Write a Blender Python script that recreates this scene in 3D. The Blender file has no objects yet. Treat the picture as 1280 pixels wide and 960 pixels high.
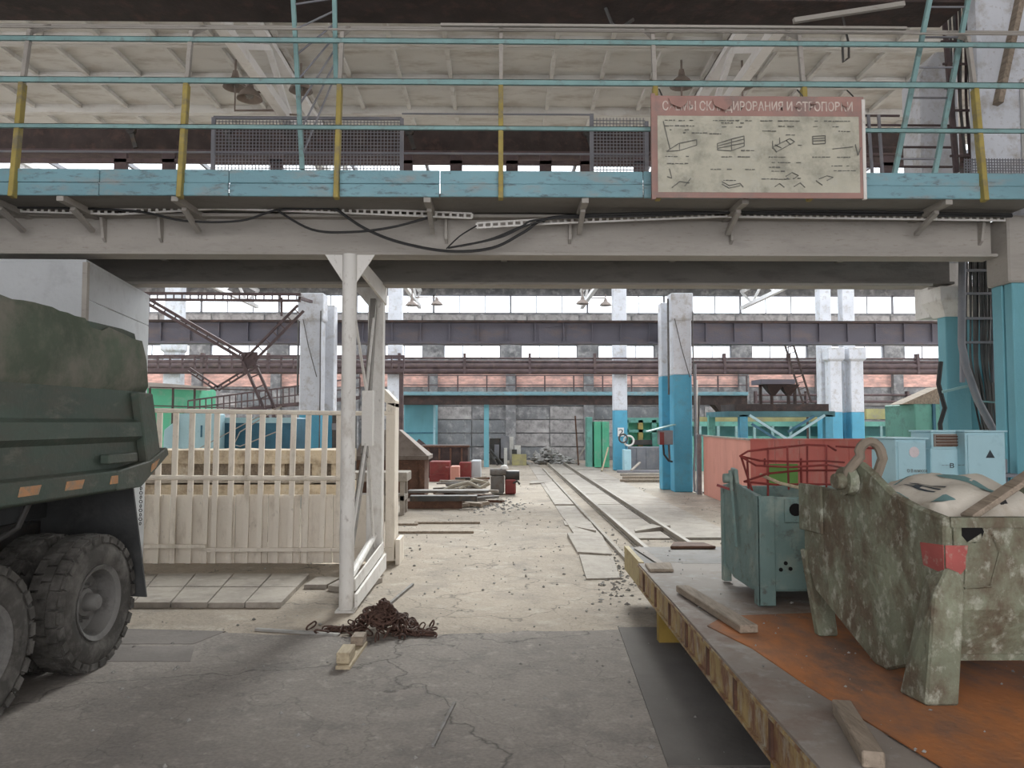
import bpy, bmesh, math, random
from mathutils import Vector, Matrix
random.seed(7)
SC = bpy.context.scene
COL = SC.collection
# ---------------------------------------------------------------- camera
FPX = 961.0
PITCH = math.atan(48 / FPX)
YAW = math.atan(14 / FPX)
CAMZ = 2.0
cd = bpy.data.cameras.new('camera'); cd.sensor_width = 36; cd.lens = FPX / 1280 * 36
cd.clip_start = 0.05; cd.clip_end = 500
cam = bpy.data.objects.new('camera', cd); COL.objects.link(cam)
cam.location = (0, 0, CAMZ); cam.rotation_euler = (math.pi / 2 + PITCH, 0, -YAW)
SC.camera = cam
# ---------------------------------------------------------------- sky, sun, exposure
w = bpy.data.worlds.new('overcast_sky'); SC.world = w; w.use_nodes = True
bg = w.node_tree.nodes['Background']; bg.inputs[0].default_value = (0.985, 0.975, 1.0, 1); bg.inputs[1].default_value = 2.3
sd = bpy.data.lights.new('sun', 'SUN'); sd.energy = 5.0; sd.angle = math.radians(14); sd.color = (1, 0.96, 0.9)
so = bpy.data.objects.new('sun', sd); COL.objects.link(so); so.rotation_euler = (math.radians(55), 0, math.radians(170)); so.location = (0, 10, 30)
SC.view_settings.view_transform = 'Standard'; SC.view_settings.look = 'None'
SC.view_settings.gamma = 1; SC.view_settings.exposure = 0.5
SC.view_settings.use_curve_mapping = False
# ---------------------------------------------------------------- pixel -> place helpers (points on real planes)
_F = Vector((math.sin(YAW) * math.cos(PITCH), math.cos(YAW) * math.cos(PITCH), math.sin(PITCH)))
_R = Vector((math.cos(YAW), -math.sin(YAW), 0)); _U = _R.cross(_F)
def ray(px, py): return _F + _R * ((px - 640) / FPX) + _U * ((480 - py) / FPX)
def Zp(px, py, z=0.0):
    d = ray(px, py); t = (z - CAMZ) / d.z; return Vector((0, 0, CAMZ)) + d * t
def Yp(px, py, y):
    d = ray(px, py); return Vector((0, 0, CAMZ)) + d * (y / d.y)
def Xp(px, py, x):
    d = ray(px, py); return Vector((0, 0, CAMZ)) + d * (x / d.x)
# ---------------------------------------------------------------- materials
def mat(name, col, rough=.75, var=.18, scale=2.0, stain=None, amt=.35, sscale=5.0, crack=0, metal=0.0, bump=.25, stretch=(1, 1, 1), stain2=None, amt2=.15, s2scale=18.0):
    m = bpy.data.materials.new(name); m.use_nodes = True; nt = m.node_tree; N = nt.nodes; L = nt.links
    b = N['Principled BSDF']; b.inputs['Roughness'].default_value = rough; b.inputs['Metallic'].default_value = metal
    b.inputs['Specular IOR Level'].default_value = .3
    tc = N.new('ShaderNodeTexCoord'); mp = N.new('ShaderNodeMapping'); mp.inputs['Scale'].default_value = stretch
    L.new(tc.outputs['Object'], mp.inputs['Vector'])
    n1 = N.new('ShaderNodeTexNoise'); n1.inputs['Scale'].default_value = scale; n1.inputs['Detail'].default_value = 6
    L.new(mp.outputs[0], n1.inputs['Vector'])
    r1 = N.new('ShaderNodeValToRGB'); e = r1.color_ramp.elements
    lo = [max(0, c * (1 - var)) for c in col[:3]] + [1]; hi = [min(1, c * (1 + var)) for c in col[:3]] + [1]
    e[0].position = .3; e[0].color = lo; e[1].position = .7; e[1].color = hi
    L.new(n1.outputs['Fac'], r1.inputs[0]); out = r1.outputs[0]
    def layer(out, c, a, s, seedv):
        n = N.new('ShaderNodeTexNoise'); n.inputs['Scale'].default_value = s; n.inputs['Detail'].default_value = 8; n.inputs['Roughness'].default_value = .68
        mm = N.new('ShaderNodeMapping'); mm.inputs['Location'].default_value = (seedv, seedv * 2, 1); mm.inputs['Scale'].default_value = stretch
        L.new(tc.outputs['Object'], mm.inputs['Vector']); L.new(mm.outputs[0], n.inputs['Vector'])
        r = N.new('ShaderNodeValToRGB'); q = r.color_ramp.elements
        p = .72 - .42 * a; q[0].position = max(0, p - .09); q[0].color = (0, 0, 0, 1); q[1].position = min(1, p + .09); q[1].color = (1, 1, 1, 1)
        L.new(n.outputs['Fac'], r.inputs[0])
        mx = N.new('ShaderNodeMix'); mx.data_type = 'RGBA'; mx.inputs['B'].default_value = tuple(c[:3]) + (1,)
        L.new(r.outputs[0], mx.inputs['Factor']); L.new(out, mx.inputs['A'])
        return mx.outputs['Result']
    if stain: out = layer(out, stain, amt, sscale, 3.1)
    if stain2: out = layer(out, stain2, amt2, s2scale, 7.7)
    if crack:
        nz = N.new('ShaderNodeTexNoise'); nz.inputs['Scale'].default_value = 1.3; nz.inputs['Detail'].default_value = 5; L.new(tc.outputs['Object'], nz.inputs['Vector'])
        vm = N.new('ShaderNodeVectorMath'); vm.operation = 'MULTIPLY_ADD'; vm.inputs[1].default_value = (1.6,) * 3; L.new(nz.outputs['Color'], vm.inputs[0]); L.new(tc.outputs['Object'], vm.inputs[2])
        for sc_, wd_, dk in ((crack, .006, .55), (crack * 3.1, .010, .25)):
            vo = N.new('ShaderNodeTexVoronoi'); vo.feature = 'DISTANCE_TO_EDGE'; vo.inputs['Scale'].default_value = sc_; L.new(vm.outputs[0], vo.inputs['Vector'])
            r = N.new('ShaderNodeValToRGB'); q = r.color_ramp.elements; q[0].position = 0; q[0].color = (1 - dk,) * 3 + (1,); q[1].position = wd_; q[1].color = (1, 1, 1, 1); L.new(vo.outputs['Distance'], r.inputs[0])
            mx = N.new('ShaderNodeMix'); mx.data_type = 'RGBA'; mx.blend_type = 'MULTIPLY'; mx.inputs['Factor'].default_value = 1; L.new(out, mx.inputs['A']); L.new(r.outputs[0], mx.inputs['B']); out = mx.outputs['Result']
        nf = N.new('ShaderNodeTexNoise'); nf.inputs['Scale'].default_value = 45; nf.inputs['Detail'].default_value = 4; L.new(tc.outputs['Object'], nf.inputs['Vector'])
        r = N.new('ShaderNodeValToRGB'); q = r.color_ramp.elements; q[0].position = .3; q[0].color = (.78, .78, .78, 1); q[1].position = .7; q[1].color = (1.0, 1.0, 1.0, 1); L.new(nf.outputs['Fac'], r.inputs[0])
        mx = N.new('ShaderNodeMix'); mx.data_type = 'RGBA'; mx.blend_type = 'MULTIPLY'; mx.inputs['Factor'].default_value = 1; L.new(out, mx.inputs['A']); L.new(r.outputs[0], mx.inputs['B']); out = mx.outputs['Result']
    L.new(out, b.inputs['Base Color'])
    if bump:
        bp = N.new('ShaderNodeBump'); bp.inputs['Strength'].default_value = bump; bp.inputs['Distance'].default_value = .02
        n3 = N.new('ShaderNodeTexNoise'); n3.inputs['Scale'].default_value = 22; n3.inputs['Detail'].default_value = 6
        L.new(tc.outputs['Object'], n3.inputs['Vector'])
        L.new(n3.outputs['Fac'], bp.inputs['Height']); L.new(bp.outputs[0], b.inputs['Normal'])
    return m
def glass(name, tint, mixv=.12):
    m = bpy.data.materials.new(name); m.use_nodes = True; nt = m.node_tree; N = nt.nodes; L = nt.links
    for n in list(N): N.remove(n)
    o = N.new('ShaderNodeOutputMaterial'); mx = N.new('ShaderNodeMixShader'); t = N.new('ShaderNodeBsdfTransparent'); g = N.new('ShaderNodeBsdfPrincipled')
    t.inputs[0].default_value = tint; g.inputs['Base Color'].default_value = (.7, .75, .75, 1); g.inputs['Roughness'].default_value = .3
    mx.inputs[0].default_value = mixv; L.new(t.outputs[0], mx.inputs[1]); L.new(g.outputs[0], mx.inputs[2]); L.new(mx.outputs[0], o.inputs[0]); return m
GLASS = glass('dusty_glass', (.95, .98, 1, 1))
MESHWIRE = None
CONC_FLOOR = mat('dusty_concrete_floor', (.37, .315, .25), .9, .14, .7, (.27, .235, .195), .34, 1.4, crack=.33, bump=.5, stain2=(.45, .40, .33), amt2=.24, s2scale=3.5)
CONC_NEAR = mat('worn_asphalt_concrete_and_shade', (.265, .238, .212), .95, .12, .9, (.205, .185, .168), .36, 2.2, crack=.30, bump=.5, stain2=(.36, .33, .29), amt2=.2, s2scale=7)  # separate pour, with foreground shade also painted into its darker tone
CONC_ROOF = mat('roof_concrete', (.61, .60, .57), .9, .08, 1.5, (.46, .43, .39), .34, 3, stretch=(.4, 1, 1))
CONC_PANEL = mat('grey_wall_concrete', (.17, .168, .17), .9, .3, 2.5, (.34, .33, .32), .36, 2.6)
CONC_PANEL_L = mat('pale_wall_concrete', (.33, .31, .30), .9, .25, 2, (.20, .19, .185), .4, 3)
CONC_PINK = mat('pinkish_brick_wall', (.62, .37, .31), .9, .25, 2, (.40, .27, .24), .45, 2, stretch=(1, 1, 3))
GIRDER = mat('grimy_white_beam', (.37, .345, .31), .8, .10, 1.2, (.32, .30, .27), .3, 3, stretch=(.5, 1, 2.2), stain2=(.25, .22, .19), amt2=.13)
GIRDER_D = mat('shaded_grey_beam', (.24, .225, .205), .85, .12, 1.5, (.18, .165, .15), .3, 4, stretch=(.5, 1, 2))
WHITE = mat('white_paint', (.70, .68, .64), .65, .07, 2, (.52, .48, .43), .22, 5, stretch=(1, 1, .5), stain2=(.28, .24, .2), amt2=.08, s2scale=14)
CREAM = mat('cream_painted_sheet', (.77, .70, .60), .7, .07, 1.5, (.55, .48, .39), .26, 4, stretch=(1, 1, .35), stain2=(.35, .3, .25), amt2=.07)
TOE = mat('light_blue_paint_worn', (.20, .36, .41), .6, .12, 2, (.29, .31, .30), .27, 4, stretch=(.5, 1, 1.5), stain2=(.10, .11, .11), amt2=.18, s2scale=12)
TEAL = mat('pale_teal_paint', (.22, .36, .355), .6, .15, 3, (.18, .22, .2), .22, 8)
YELLOW = mat('ochre_yellow_paint', (.36, .285, .085), .65, .2, 4, (.22, .19, .12), .36, 7)
BLUE = mat('column_blue_paint', (.09, .33, .47), .6, .10, 1.5, (.10, .28, .36), .28, 3, stain2=(.25, .3, .3), amt2=.08)
BLUE_T = mat('turquoise_paint', (.15, .37, .43), .6, .10, 1.5, (.14, .34, .38), .28, 3, stretch=(1, 1, .4))
BLUE_L = mat('cabinet_blue_paint', (.40, .61, .67), .55, .07, 1.5, (.28, .46, .52), .2, 4)
BLUE_D = mat('dark_blue_steel', (.05, .15, .22), .6, .2, 3)
COLW = mat('column_whitewash', (.60, .62, .66), .85, .10, 1.6, (.42, .40, .38), .28, 4, stain2=(.28, .24, .2), amt2=.12)
DARKBR = mat('dark_brown_steel', (.055, .04, .036), .7, .3, 3, (.10, .06, .05), .3, 5)
MAROON = mat('maroon_rusty_steel', (.095, .068, .070), .7, .25, 3, (.125, .09, .08), .35, 6)
BRIDGE = mat('blue_grey_crane_steel', (.13, .125, .15), .55, .15, 1, (.17, .14, .14), .3, 3, stretch=(.4, 1, 1))
STEEL = mat('bare_dull_steel', (.19, .18, .17), .75, .2, 3, (.14, .115, .09), .35, 5)
STEEL_D = mat('dark_oily_steel', (.06, .058, .055), .5, .3, 3, (.10, .075, .055), .3, 6)
RUST = mat('orange_rust', (.42, .165, .06), .85, .22, 1.6, (.19, .115, .08), .42, 2.2, bump=.3, stretch=(1, .5, 1))
RUSTD = mat('dark_rust', (.12, .065, .045), .85, .3, 4, (.2, .11, .07), .3, 9)
DECK = mat('grey_brown_deck_steel', (.27, .235, .205), .75, .15, 1.6, (.20, .14, .11), .32, 2.2, stain2=(.34, .32, .29), amt2=.25, s2scale=6)
CARTSIDE = mat('rusted_yellow_paint', (.40, .29, .13), .75, .25, 4, (.20, .10, .06), .5, 7, stretch=(1, 1, .5), stain2=(.42, .38, .30), amt2=.3, s2scale=14)
CARTEND = mat('pale_yellow_paint', (.45, .37, .20), .75, .15, 3, (.3, .22, .13), .3, 6)
WOOD = mat('weathered_plank', (.30, .245, .19), .85, .2, 5, (.19, .15, .11), .35, 9, stretch=(4, .5, 4))
WOODB = mat('pale_cut_wood', (.42, .35, .24), .8, .15, 5, (.28, .22, .15), .3, 9, stretch=(4, .5, 4))
TEALBIN = mat('bin_teal_paint', (.15, .225, .21), .65, .15, 2, (.24, .29, .25), .3, 4, stain2=(.09, .085, .075), amt2=.20, s2scale=9)
GREENBIN = mat('bin_green_scabby_paint', (.19, .205, .145), .7, .3, 2.2, (.12, .095, .065), .5, 4.0, bump=.8, stretch=(1, 1, .7), stain2=(.40, .41, .34), amt2=.24, s2scale=16)
REDPAINT = mat('red_patch_paint', (.33, .085, .075), .7, .2, 4, (.35, .33, .27), .2, 14)
REDBOX = mat('salmon_red_paint', (.46, .13, .11), .7, .10, 1.5, (.42, .2, .17), .28, 3, stretch=(1, 1, .3))
REDBOXL = mat('faded_pink_red_paint', (.58, .27, .21), .7, .10, 1.5, (.45, .2, .16), .25, 3, stretch=(1, 1, .3))
REDM = mat('machine_red_paint', (.22, .045, .042), .6, .2, 2, (.2, .08, .06), .3, 5)
GREENP = mat('hatch_green_paint', (.10, .22, .05), .6, .1, 2)
MINT = mat('machine_mint_green', (.10, .42, .25), .6, .1, 1, (.2, .4, .28), .3, 3)
GREENT = mat('faded_sea_green', (.13, .33, .27), .65, .15, 1.5, (.10, .2, .17), .3, 4)
OLIVE = mat('ochre_faded_beam', (.38, .34, .16), .7, .2, 2, (.3, .27, .2), .3, 3)
TRUCK = mat('truck_dark_green', (.075, .102, .082), .6, .25, 1.6, (.095, .10, .08), .45, 3, bump=.35, stretch=(1, .5, 1.4), stain2=(.17, .165, .14), amt2=.16, s2scale=6)
TRUCKTOP = mat('truck_dusty_green', (.105, .13, .095), .8, .2, 2, (.20, .195, .16), .5, 1.8, bump=.4)
TRUCKIN = mat('truck_dark_inside', (.05, .05, .045), .8, .2, 2)
RUBBER = mat('dusty_rubber', (.065, .061, .055), .9, .3, 3, (.14, .132, .12), .42, 5)
RIM = mat('dusty_grey_rim', (.17, .165, .155), .7, .2, 3, (.09, .085, .08), .3, 5)
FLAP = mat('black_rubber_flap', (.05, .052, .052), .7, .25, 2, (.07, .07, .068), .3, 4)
ORANGE = mat('orange_reflector', (.48, .25, .12), .5, .15, 8, (.28, .24, .18), .42, 14)
BOOTH = mat('pale_sheet_metal', (.50, .52, .53), .5, .06, 1.2, (.40, .41, .42), .3, 2.5)
SLABY = mat('yellowish_old_concrete', (.50, .42, .31), .9, .2, 2, (.27, .21, .15), .42, 3.5, bump=.8, stain2=(.56, .50, .40), amt2=.22, s2scale=6)
SLABG = mat('dusty_floor_plate', (.335, .30, .255), .85, .12, 2, (.25, .22, .19), .38, 3, stain2=(.42, .38, .33), amt2=.2, s2scale=9)
BLACK = mat('black_cable_rubber', (.03, .03, .03), .6, .2, 3)
GREYCAB = mat('grey_cable_sheath', (.12, .115, .11), .7, .3, 3)
SACK = mat('dusty_white_sack', (.56, .52, .45), .85, .08, 4, (.42, .36, .28), .28, 5)
SACKP = mat('sack_print_teal', (.14, .25, .25), .8, .1, 4)
HOLE = mat('hole_darkness', (.008, .008, .008), 1, .1, 4, bump=0)
INK = mat('dark_ink', (.05, .06, .07), .8, .1, 4)
INKF = mat('faded_grey_ink', (.17, .17, .155), .8, .2, 30, bump=0)
POSTERR = mat('faded_red_poster', (.36, .215, .185), .7, .12, 2.5, (.26, .2, .18), .35, 3, bump=.1)
POSTERC = mat('yellowed_poster_paper', (.50, .48, .39), .75, .10, 5, (.33, .32, .26), .40, 4, bump=.2, stain2=(.5, .49, .42), amt2=.2, s2scale=7)
LETTER = mat('faded_cream_lettering', (.62, .54, .48), .75, .1, 6, (.40, .28, .25), .3, 12, bump=0)
LAMPM = mat('brown_enamel_lamp', (.22, .18, .155), .5, .2, 3)
GREYPL = mat('grey_painted_steel', (.22, .22, .24), .65, .12, 2, (.28, .27, .27), .3, 3)
RUBBLE = mat('grey_rubble', (.30, .29, .27), .9, .3, 3)
PIPEW = mat('wrapped_pale_pipe', (.40, .36, .29), .85, .2, 3)
TRUSSW = mat('whitewashed_truss', (.74, .73, .72), .8, .05, 2, (.6, .58, .55), .2, 4)
# ---------------------------------------------------------------- mesh builder
ORG = {}
class MB:
    def __init__(s, M=None): s.v = []; s.f = []; s.M = M
    def add(s, vs, fs):
        n = len(s.v)
        for q in vs:
            q = Vector(q); s.v.append(s.M @ q if s.M else q)
        s.f += [tuple(n + i for i in f) for f in fs]; return s
    def box(s, a, b):
        x0, x1 = sorted((a[0], b[0])); y0, y1 = sorted((a[1], b[1])); z0, z1 = sorted((a[2], b[2]))
        return s.add([(x0, y0, z0), (x1, y0, z0), (x1, y1, z0), (x0, y1, z0), (x0, y0, z1), (x1, y0, z1), (x1, y1, z1), (x0, y1, z1)],
                     [(0, 3, 2, 1), (4, 5, 6, 7), (0, 1, 5, 4), (1, 2, 6, 5), (2, 3, 7, 6), (3, 0, 4, 7)])
    def cbox(s, c, d, R=None):
        R = R or Matrix.Identity(3); c = Vector(c); hx, hy, hz = d[0] / 2, d[1] / 2, d[2] / 2
        vs = [c + R @ Vector((x * hx, y * hy, z * hz)) for z in (-1, 1) for x, y in ((-1, -1), (1, -1), (1, 1), (-1, 1))]
        return s.add(vs, [(0, 3, 2, 1), (4, 5, 6, 7), (0, 1, 5, 4), (1, 2, 6, 5), (2, 3, 7, 6), (3, 0, 4, 7)])
    def beam(s, a, b, wd, ht, up=(0, 0, 1)):
        a = Vector(a); b = Vector(b); d = (b - a); L = d.length; d.normalize(); up = Vector(up)
        if abs(d.dot(up)) > .98: up = Vector((0, 1, 0))
        r = d.cross(up).normalized(); u = r.cross(d)
        R = Matrix((r, d, u)).transposed(); return s.cbox((a + b) / 2, (wd, L, ht), R)
    def tube(s, pts, r, n=8, cap=True, closed=False):
        pts = [Vector(p) for p in pts]; N = len(pts); rings = []; prev = None
        for i, p in enumerate(pts):
            if closed: t = pts[(i + 1) % N] - pts[i - 1]
            else: t = pts[min(i + 1, N - 1)] - pts[max(i - 1, 0)]
            if t.length < 1e-9: t = Vector((0, 0, 1))
            t.normalize()
            if prev is None: prev = t.orthogonal().normalized()
            else:
                prev = prev - t * prev.dot(t)
                prev = prev.normalized() if prev.length > 1e-6 else t.orthogonal().normalized()
            q = t.cross(prev); rr = r[i] if isinstance(r, (list, tuple)) else r
            rings.append([p + (prev * math.cos(k * 2 * math.pi / n) + q * math.sin(k * 2 * math.pi / n)) * rr for k in range(n)])
        vs = [v for g in rings for v in g]; fs = []
        for i in range(N if closed else N - 1):
            j = (i + 1) % N
            for k in range(n): fs.append((i * n + k, i * n + (k + 1) % n, j * n + (k + 1) % n, j * n + k))
        if cap and not closed: fs.append(tuple(range(n - 1, -1, -1))); fs.append(tuple((N - 1) * n + k for k in range(n)))
        return s.add(vs, fs)
    def prism(s, poly, off):
        off = Vector(off); P = [Vector(p) for p in poly]; n = len(P)
        fs = [tuple(range(n)), tuple(range(2 * n - 1, n - 1, -1))] + [(i, i + n, (i + 1) % n + n, (i + 1) % n) for i in range(n)]
        return s.add(P + [p + off for p in P], fs)
    def lathe(s, prof, c, axis='x', n=32, caps=False):
        c = Vector(c); vs = []; m = len(prof)
        for k in range(n):
            a = 2 * math.pi * k / n
            for (r, h) in prof:
                if axis == 'x': vs.append(c + Vector((h, r * math.cos(a), r * math.sin(a))))
                elif axis == 'y': vs.append(c + Vector((r * math.cos(a), h, r * math.sin(a))))
                else: vs.append(c + Vector((r * math.cos(a), r * math.sin(a), h)))
        fs = []
        for k in range(n):
            k2 = (k + 1) % n
            for i in range(m - 1): fs.append((k * m + i, k * m + i + 1, k2 * m + i + 1, k2 * m + i))
        return s.add(vs, fs)
    def rock(s, c, r, rnd):
        c = Vector(c); sq = Vector((rnd.uniform(.7, 1.3), rnd.uniform(.7, 1.3), rnd.uniform(.5, .9)))
        vs = [c + Vector((x * sq.x, y * sq.y, z * sq.z)) * r * rnd.uniform(.75, 1.2) for x, y, z in ((1, 0, 0), (-1, 0, 0), (0, 1, 0), (0, -1, 0), (0, 0, 1), (0, 0, -1))]
        return s.add(vs, [(0, 2, 4), (2, 1, 4), (1, 3, 4), (3, 0, 4), (2, 0, 5), (1, 2, 5), (3, 1, 5), (0, 3, 5)])
    def build(s, name, m, parent=None, bevel=0, smooth=False, org=None, label=None):
        if parent is not None: o0 = ORG[parent.name]
        elif org is not None: o0 = Vector(org)
        else:
            xs = [v.x for v in s.v]; ys = [v.y for v in s.v]; zs = [v.z for v in s.v]
            o0 = Vector(((min(xs) + max(xs)) / 2, (min(ys) + max(ys)) / 2, min(zs)))
        me = bpy.data.meshes.new(name); me.from_pydata([tuple(v - o0) for v in s.v], [], s.f)
        bm = bmesh.new(); bm.from_mesh(me); bmesh.ops.recalc_face_normals(bm, faces=bm.faces); bm.to_mesh(me); bm.free()
        me.materials.append(m)
        if smooth:
            for p in me.polygons: p.use_smooth = True
            me.set_sharp_from_angle(angle=math.radians(40))
        o = bpy.data.objects.new(name, me); COL.objects.link(o)
        if parent is not None: o.parent = parent; ORG[o.name] = ORG[parent.name]
        else: o.location = o0; ORG[o.name] = o0
        if bevel:
            b = o.modifiers.new('edge', 'BEVEL'); b.width = bevel; b.segments = 1; b.limit_method = 'ANGLE'
        if label: o['label'] = label
        return o
def tag(o, label, cat, group=None, kind=None):
    o['label'] = label; o['category'] = cat
    if group: o['group'] = group
    if kind: o['kind'] = kind
    return o
def thing(name, org, label, cat, group=None):
    o = bpy.data.objects.new(name, None); COL.objects.link(o); o.location = org; o.empty_display_size = .1
    ORG[o.name] = Vector(org); return tag(o, label, cat, group)
def struct(o): o['kind'] = 'structure'; return o
def copytree(src, loc, label=None, rotz=None, parent=None):
    c = src.copy(); COL.objects.link(c); c.location = loc
    if rotz is not None: c.rotation_euler.z = rotz
    if label: c['label'] = label
    for ch in [o for o in src.children]:
        d = ch.copy(); COL.objects.link(d); d.parent = c
        for g in [o for o in ch.children]:
            e = g.copy(); COL.objects.link(e); e.parent = d
    return c
def arc(c, r, a0, a1, n, ax=(1, 0, 0), ay=(0, 0, 1)):
    c = Vector(c); ax = Vector(ax); ay = Vector(ay)
    return [c + ax * (r * math.cos(a0 + (a1 - a0) * i / n)) + ay * (r * math.sin(a0 + (a1 - a0) * i / n)) for i in range(n + 1)]
def sag(a, b, d, n=10):
    a = Vector(a); b = Vector(b); return [a.lerp(b, i / n) - Vector((0, 0, d * 4 * (i / n) * (1 - i / n))) for i in range(n + 1)]
def ibeam(mb, x0, x1, y0, y1, z0, z1, t=.03, wt=.03):
    ym = (y0 + y1) / 2
    mb.box((x0, y0, z0), (x1, y1, z0 + t)); mb.box((x0, y0, z1 - t), (x1, y1, z1)); mb.box((x0, ym - wt / 2, z0 + t), (x1, ym + wt / 2, z1 - t))
def text_part(body, size, loc, m, parent, name, extr=.002, rot=(math.pi / 2, 0, 0), sx=1.0, width=None, bold=0.0):
    cu = bpy.data.curves.new(name, 'FONT'); cu.body = body; cu.size = size; cu.extrude = extr; cu.offset = bold
    t = bpy.data.objects.new(name, cu); COL.objects.link(t); bpy.context.view_layer.update()
    me = bpy.data.meshes.new_from_object(t); bpy.data.objects.remove(t)
    if width:
        xs = [v.co.x for v in me.vertices]; sx = width / (max(xs) - min(xs))
    R = Matrix.Translation(Vector(loc) - (ORG[parent.name] if parent else Vector())) @ Matrix.Rotation(rot[2], 4, 'Z') @ Matrix.Rotation(rot[0], 4, 'X') @ Matrix.Diagonal((sx, 1, 1, 1))
    me.transform(R); me.materials.clear(); me.materials.append(m)
    o = bpy.data.objects.new(name, me); COL.objects.link(o)
    if parent: o.parent = parent; ORG[o.name] = ORG[parent.name]
    return o
# ================================================================ SETTING
fl = MB().box((-30, -8, -.3), (32, 42, 0)).build('floor', CONC_FLOOR); struct(fl)
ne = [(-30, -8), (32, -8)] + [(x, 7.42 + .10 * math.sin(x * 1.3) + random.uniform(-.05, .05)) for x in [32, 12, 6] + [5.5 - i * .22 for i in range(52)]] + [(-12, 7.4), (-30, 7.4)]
MB().prism([(x, y, .0) for x, y in ne], (0, 0, .006)).build('near_floor_pour_and_shade', CONC_NEAR, fl)  # near pour whose dark colour partly stands in for foreground shade
# dusty floor plates / joints (children of the floor)
def fplate(pts, h, m, name='floor_plate', lift=0.0, tilt=None):
    P = [Zp(*p) for p in pts]; tl = tilt or [0] * len(P)
    lo = [Vector((p.x, p.y, lift)) for p in P]
    n = len(P); vs = lo + [Vector((p.x, p.y, h + t)) for p, t in zip(P, tl)]
    mb = MB().add(vs, [tuple(range(n))] + [tuple(range(2 * n - 1, n - 1, -1))] + [(i, (i + 1) % n, (i + 1) % n + n, i + n) for i in range(n)])
    return mb.build(name, m, fl)
# raised plate field in front of the fence: 4 x 2 plates with joints
fa, fb, fc, fd_ = Zp(120, 760), Zp(352, 760), Zp(388, 722), Zp(150, 722)
for i in range(5):
    for j in range(2):
        def bl(u, v): return fa.lerp(fb, u).lerp(fd_.lerp(fc, u), v)
        g = .008; u0, u1, v0, v1 = i / 5 + g / 2, (i + 1) / 5 - g / 2, j / 2 + g, (j + 1) / 2 - g
        q = [bl(u0, v0), bl(u1, v0), bl(u1, v1), bl(u0, v1)]; h = .055 + random.uniform(-.006, .006)
        MB().prism([Vector((p.x, p.y, 0)) for p in q], (0, 0, h)).build('concrete_slab', SLABG, fl)
for pts, h in (([(380, 736), (408, 736), (425, 727), (398, 725)], .05), ([(410, 738), (436, 742), (478, 728), (440, 722)], .06)):
    fplate(pts, h, SLABG, 'concrete_slab')
# plates along the rail pit
for pts, tl in (([(706, 657), (745, 668), (738, 654), (704, 652)], [.0, .05, .02, 0]), ([(722, 693), (765, 694), (752, 672), (709, 671)], [.02, .0, .03, .05]),
                ([(733, 725), (775, 724), (766, 697), (724, 696)], [0, 0, 0, .02]), ([(662, 606), (690, 604), (690, 599), (664, 601)], [.03, .02, 0, 0]),
                ([(690, 620), (706, 619), (692, 604), (680, 605)], [0, 0, .03, .02]), ([(794, 668), (838, 664), (826, 655), (792, 661)], [.04, .09, .02, 0])):
    fplate(pts, .02, SLABG, 'floor_plate', tilt=tl)
fplate([(773, 786), (905, 786), (1000, 960), (835, 960)], .016, mat('cover_plate_steel', (.14, .13, .12), .95, .15, 2), 'steel_cover_plate')
fplate([(700, 952), (735, 952), (700, 940), (690, 945)], .004, SLABG, 'floor_plate')
for pts in ([(60, 828), (238, 828), (243, 809), (80, 809)], [(242, 806), (282, 790), (120, 786), (60, 806)]):
    fplate(pts, .009, mat('dark_damp_patch', (.165, .148, .135), .95, .15, 2, (.2, .18, .165), .35, 4), 'floor_patch')
# far floor pavers between and beside the rails
for k in range(9):
    y0 = 13.2 + k * 2.7
    for x0, x1 in ((2.30, 2.90), (3.06, 4.1)):
        h = .03 + random.uniform(-.012, .012)
        MB().box((x0, y0, 0), (x1, y0 + 2.66, h)).build('concrete_slab', SLABG, fl)
    MB().box((1.3, y0, 0), (1.76, y0 + 2.6, .02 + random.uniform(-.01, .015))).build('concrete_slab', SLABG, fl)
rails = thing('rail_track', (2.2, 9, 0), 'pair of worn trolley rails running down the aisle to the far wall', 'rail')
for x in (2.2, 2.98):
    mb = MB(); mb.box((x - .05, 9.2, 0.0), (x + .05, 37, .03)); mb.box((x - .012, 9.2, .03), (x + .012, 37, .09)); mb.box((x - .035, 9.2, .085), (x + .035, 37, .12))
    mb.build('rail', mat('polished_dusty_rail', (.27, .24, .20), .7, .15, 3), rails)
MB().box((1.78, 9.3, 0), (1.84, 33, .055)).build('pit_edge_angle', SLABG, rails)
# scattered chips: nobody could count them
rnd = random.Random(3); mb = MB()
for i in range(1500):
    x = rnd.uniform(-5, 5.5); y = rnd.uniform(3.2, 16) if rnd.random() < .8 else rnd.uniform(16, 36)
    if -6.2 < x < -2.6 and y < 7.5 and rnd.random() < .5: continue
    mb.rock((x, y, .008), rnd.choice((.006, .008, .01, .015, .022)), rnd)
for i in range(260):
    p = Zp(rnd.gauss(772, 18), rnd.gauss(712, 20)); mb.rock((p.x, p.y, .004), rnd.uniform(.008, .035), rnd)
for i in range(260):
    p = Zp(rnd.gauss(615, 22), rnd.gauss(630, 5)); mb.rock((p.x, p.y, .004), rnd.uniform(.01, .05), rnd)
o = mb.build('floor_debris', RUBBLE, fl); o['kind'] = 'stuff'
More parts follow.
